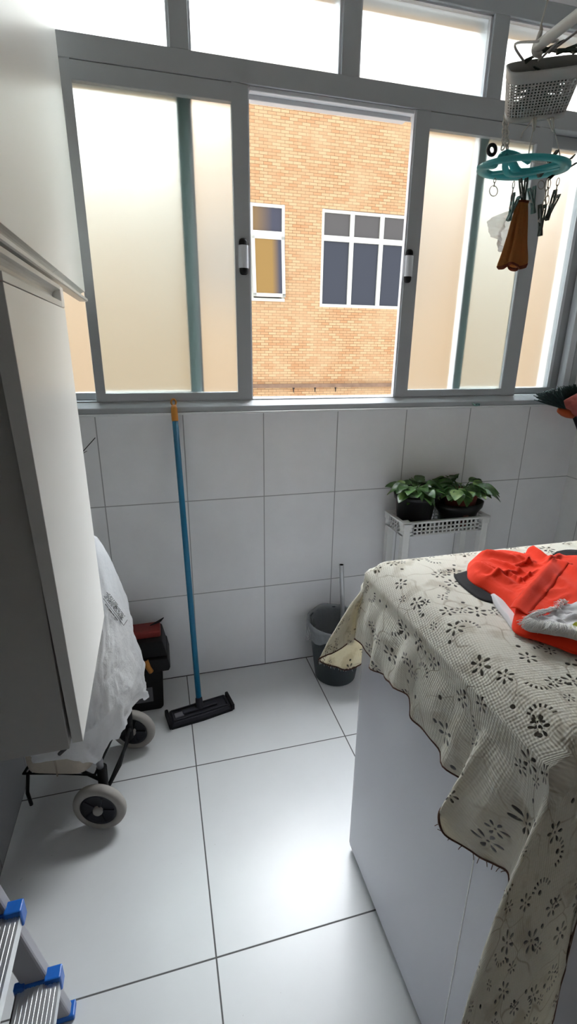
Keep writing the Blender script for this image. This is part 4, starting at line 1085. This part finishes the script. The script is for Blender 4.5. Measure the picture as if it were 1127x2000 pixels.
def rag():
    L_ = [(995, 412), (975, 418), (964, 428), (962, 440), (957, 452), (960, 470), (968, 484), (985, 490)]
    R_ = [(1004, 414), (1008, 420), (1011, 430), (1013, 445), (1016, 458), (1022, 470), (1028, 478), (1024, 486)]
    mb = MB(); rows = []
    LP = catmull([onY(YH + .02, *p) for p in L_], 5); RP = catmull([onY(YH + .02, *p) for p in R_], 5)
    for i in range(len(LP)):
        rw = []
        for j in range(21):
            t = j / 20; p = LP[i] * (1 - t) + RP[i] * t
            rw.append(p + Vector((0, .014 * math.sin(t * 11 + i * .15) * min(1, i / 10) + .022 * nz(p, 45, 2) + .012 * nz(p, 110, 5), .005 * math.sin(t * 14 + 1) * min(1, i / 25) + .004 * nz(p, 70, 9))))
        rows.append(rw)
    mb.grid(rows, False); return mb.build('white_rag', m_thinwhite, fix=False)
tag(rag(), 'thin white rag hanging from a teal clothespin beside the brown cloth', 'cloth')

# ------------------------------------------------------------------ step ladder, bottom corner
LY0, LY1 = -1.205, -1.62
ld = thing('step_ladder', (-.56, -1.42, 0), 'grey folding step ladder with ribbed aluminium treads and blue end caps', 'ladder')
def front(z): return -.532 - .19 * z         # front line of the rails
for y0 in (LY0, LY1 - .025):
    g = MB()
    vs = []
    for z in (.0, .98):
        xf = front(z) - .012
        vs += [(xf - .055, y0, z), (xf, y0, z), (xf, y0 + .027, z), (xf - .055, y0 + .027, z)]
    g.add(vs, [(3, 2, 1, 0), (4, 5, 6, 7)] + [(i, (i + 1) % 4, 4 + (i + 1) % 4, 4 + i) for i in range(4)])
    g.build('rail', m_ladder, ld, bevel=.005)
    g = MB(); xf = front(0); g.box(xf - .070, xf - .006, y0 - .003, y0 + .030, 0, .016); g.build('foot', m_bluecap, ld, bevel=.003)
for z in (.158, .388, .618, .848):
    xf = front(z) + .012; W_ = .088; g = MB()
    g.box(xf - W_, xf, LY1, LY0 - .004, z - .003, z)
    k = 9
    for i in range(k): g.box(xf - W_ + .004 + i * (W_ - .008) / k, xf - W_ + .004 + (i + .72) * (W_ - .008) / k, LY1, LY0 - .004, z, z + .0022)
    g.box(xf - .003, xf, LY1, LY0 - .004, z - .028, z + .001); g.box(xf - W_, xf - W_ + .003, LY1, LY0 - .004, z - .028, z)
    t = g.build('tread', m_alu_raw, ld)
    for ya, yb in ((LY0 - .010, LY0 + .006), (LY1 - .006, LY1 + .010)):
        c = MB(); c.box(xf - W_ - .004, xf - W_ + .018, ya, yb, z - .03, z + .012); c.box(xf - .030, xf + .004, ya, yb + .012, z - .03, z + .014)
        c.box(xf - W_, xf, ya + .004, yb, z - .03, z + .006)
        c.build('end_cap', m_bluecap, t, bevel=.003)

# ------------------------------------------------------------------ small things on the sill
br = thing('broom', (1.69, -.085, 1.20), 'upturned broom with dark green bristles and orange block at the window sill end', 'broom')
g = MB()
blkc = onY(-.075, 1106, 806); bdir = (onY(-.075, 1127, 815) - onY(-.075, 1084, 800)).normalized()
for k in range(1): g.lathe(blkc - bdir * .05, [(0, 0), (.014, .004), (.022, .03), (.024, .06), (.02, .09), (.012, .1), (0, .102)], 20, 0, ax=bdir, sx=1, sy=.9)
bo = g.build('block', m_orangered, br)
g = MB(); rb_ = random.Random(4)
for k in range(520):
    t = rb_.random(); b0 = blkc + bdir * (.055 - .1 * t) + Vector((0, rb_.uniform(-.014, .014), .012))
    u, v = 1046 + rb_.random() * 0, 0
    e1 = onY(-.075 + rb_.uniform(-.022, .022), 1047 + (1 - t) * 95 + rb_.uniform(-5, 5), 771 - (1 - t) * 22 + rb_.uniform(-6, 9) + 8 * abs(t - .5))
    md = (b0 + e1) / 2 + Vector((rb_.uniform(-.006, .006), 0, rb_.uniform(-.004, .006)))
    if b0.x > 1.78 or e1.x > 1.78: continue
    g.tube([b0, md, e1], .0016, 4)
bs = g.build('bristles', m_bristle, br, fix=False)
MB().tube([blkc + bdir * .05, Vector((1.787, -.90, 0.012))], .010, 12).build('handle', m_dark, br)
rg_px = [(1101, 783), (1112, 776), (1128, 768), (1140, 770), (1142, 800), (1138, 815), (1124, 812), (1112, 800), (1104, 796)]
P = [onY(-.11, u, v) for u, v in rg_px]; P.append(P[0]); Bq = catmull(P, 5)[:-1]; c = sum(Bq, Vector()) / len(Bq); rows = []
for i in range(15):
    r = 1 - i / 14; rows.append([Vector((min(1.79, p.x), p.y - .028 * (1 - r * r) + .010 * nz(p, 40, 3), p.z)) for p in [c + (b - c) * r for b in Bq]])
g = MB(); g.grid(rows, True)
tag(g.build('pink_rag', m_pinkcloth, solid=.002, fix=False), 'faded pink-red rag hung over the broom head', 'cloth')
g = MB(); sz = 1.2475
p0 = onZ(sz, 926, 794); p1 = onZ(sz, 951, 796); p0.y = p1.y = -.0275; p0.z = p1.z = sz + .001
g.tube([p0 + Vector((0, 0, .012)), (p0 + p1) / 2 + Vector((0, 0, .002)), p1 + Vector((0, 0, .002))], [.0025, .004, .003], 8)
g.tube([(p0 + p1) / 2 + Vector((0, 0, .001)), p1 + Vector((-.01, 0, .009)), p1 + Vector((.006, 0, .008)), p1 + Vector((.004, 0, 0))], .0028, 8)
tag(g.build('green_peg', m_pegteal), 'small green broken peg lying on the white sill', 'clothespin')
g = MB(); a = onY(-.022, 186, 855); b = onY(-.022, 161, 883); d = (b - a).normalized()
g.tube([a, b, b + d * .2 + Vector((0, -.01, .01))], .0017, 6); g.tube([onY(-.022, 170, 881), onY(-.022, 161, 886)], .001, 5)
e = b + d * .2; g.tube([b + d * .2 + Vector((0, -.01, .01)), Vector((-.80, -.02, e.z - .05))], .0017, 6)
tag(g.build('wire', m_black), 'thin black wire sticking out from behind the cabinet along the tiles', 'wire')

# ------------------------------------------------------------------ light
wd = bpy.data.worlds.new('sky'); scene.world = wd; wd.use_nodes = True
bg = wd.node_tree.nodes['Background']; bg.inputs[0].default_value = (.90, .95, 1.0, 1); bg.inputs[1].default_value = 1.8
sd = bpy.data.lights.new('overcast_sun', 'SUN'); sd.energy = 36.0; sd.angle = math.radians(80); sd.color = (.94, .97, 1.0)
so = bpy.data.objects.new('overcast_sun', sd); COL.objects.link(so)
so.rotation_euler = Vector((-.24, -.66, -.71)).to_track_quat('-Z', 'Y').to_euler()
vs_ = scene.view_settings; vs_.view_transform = 'Standard'; vs_.look = 'None'; vs_.exposure = .16; vs_.gamma = 1
try: vs_.use_curve_mapping = False
except Exception: pass
cy = scene.cycles
cy.use_denoising = True; cy.max_bounces = 14; cy.diffuse_bounces = 6; cy.glossy_bounces = 5; cy.transmission_bounces = 10; cy.transparent_max_bounces = 12
cy.sample_clamp_indirect = 12; cy.blur_glossy = 1.0
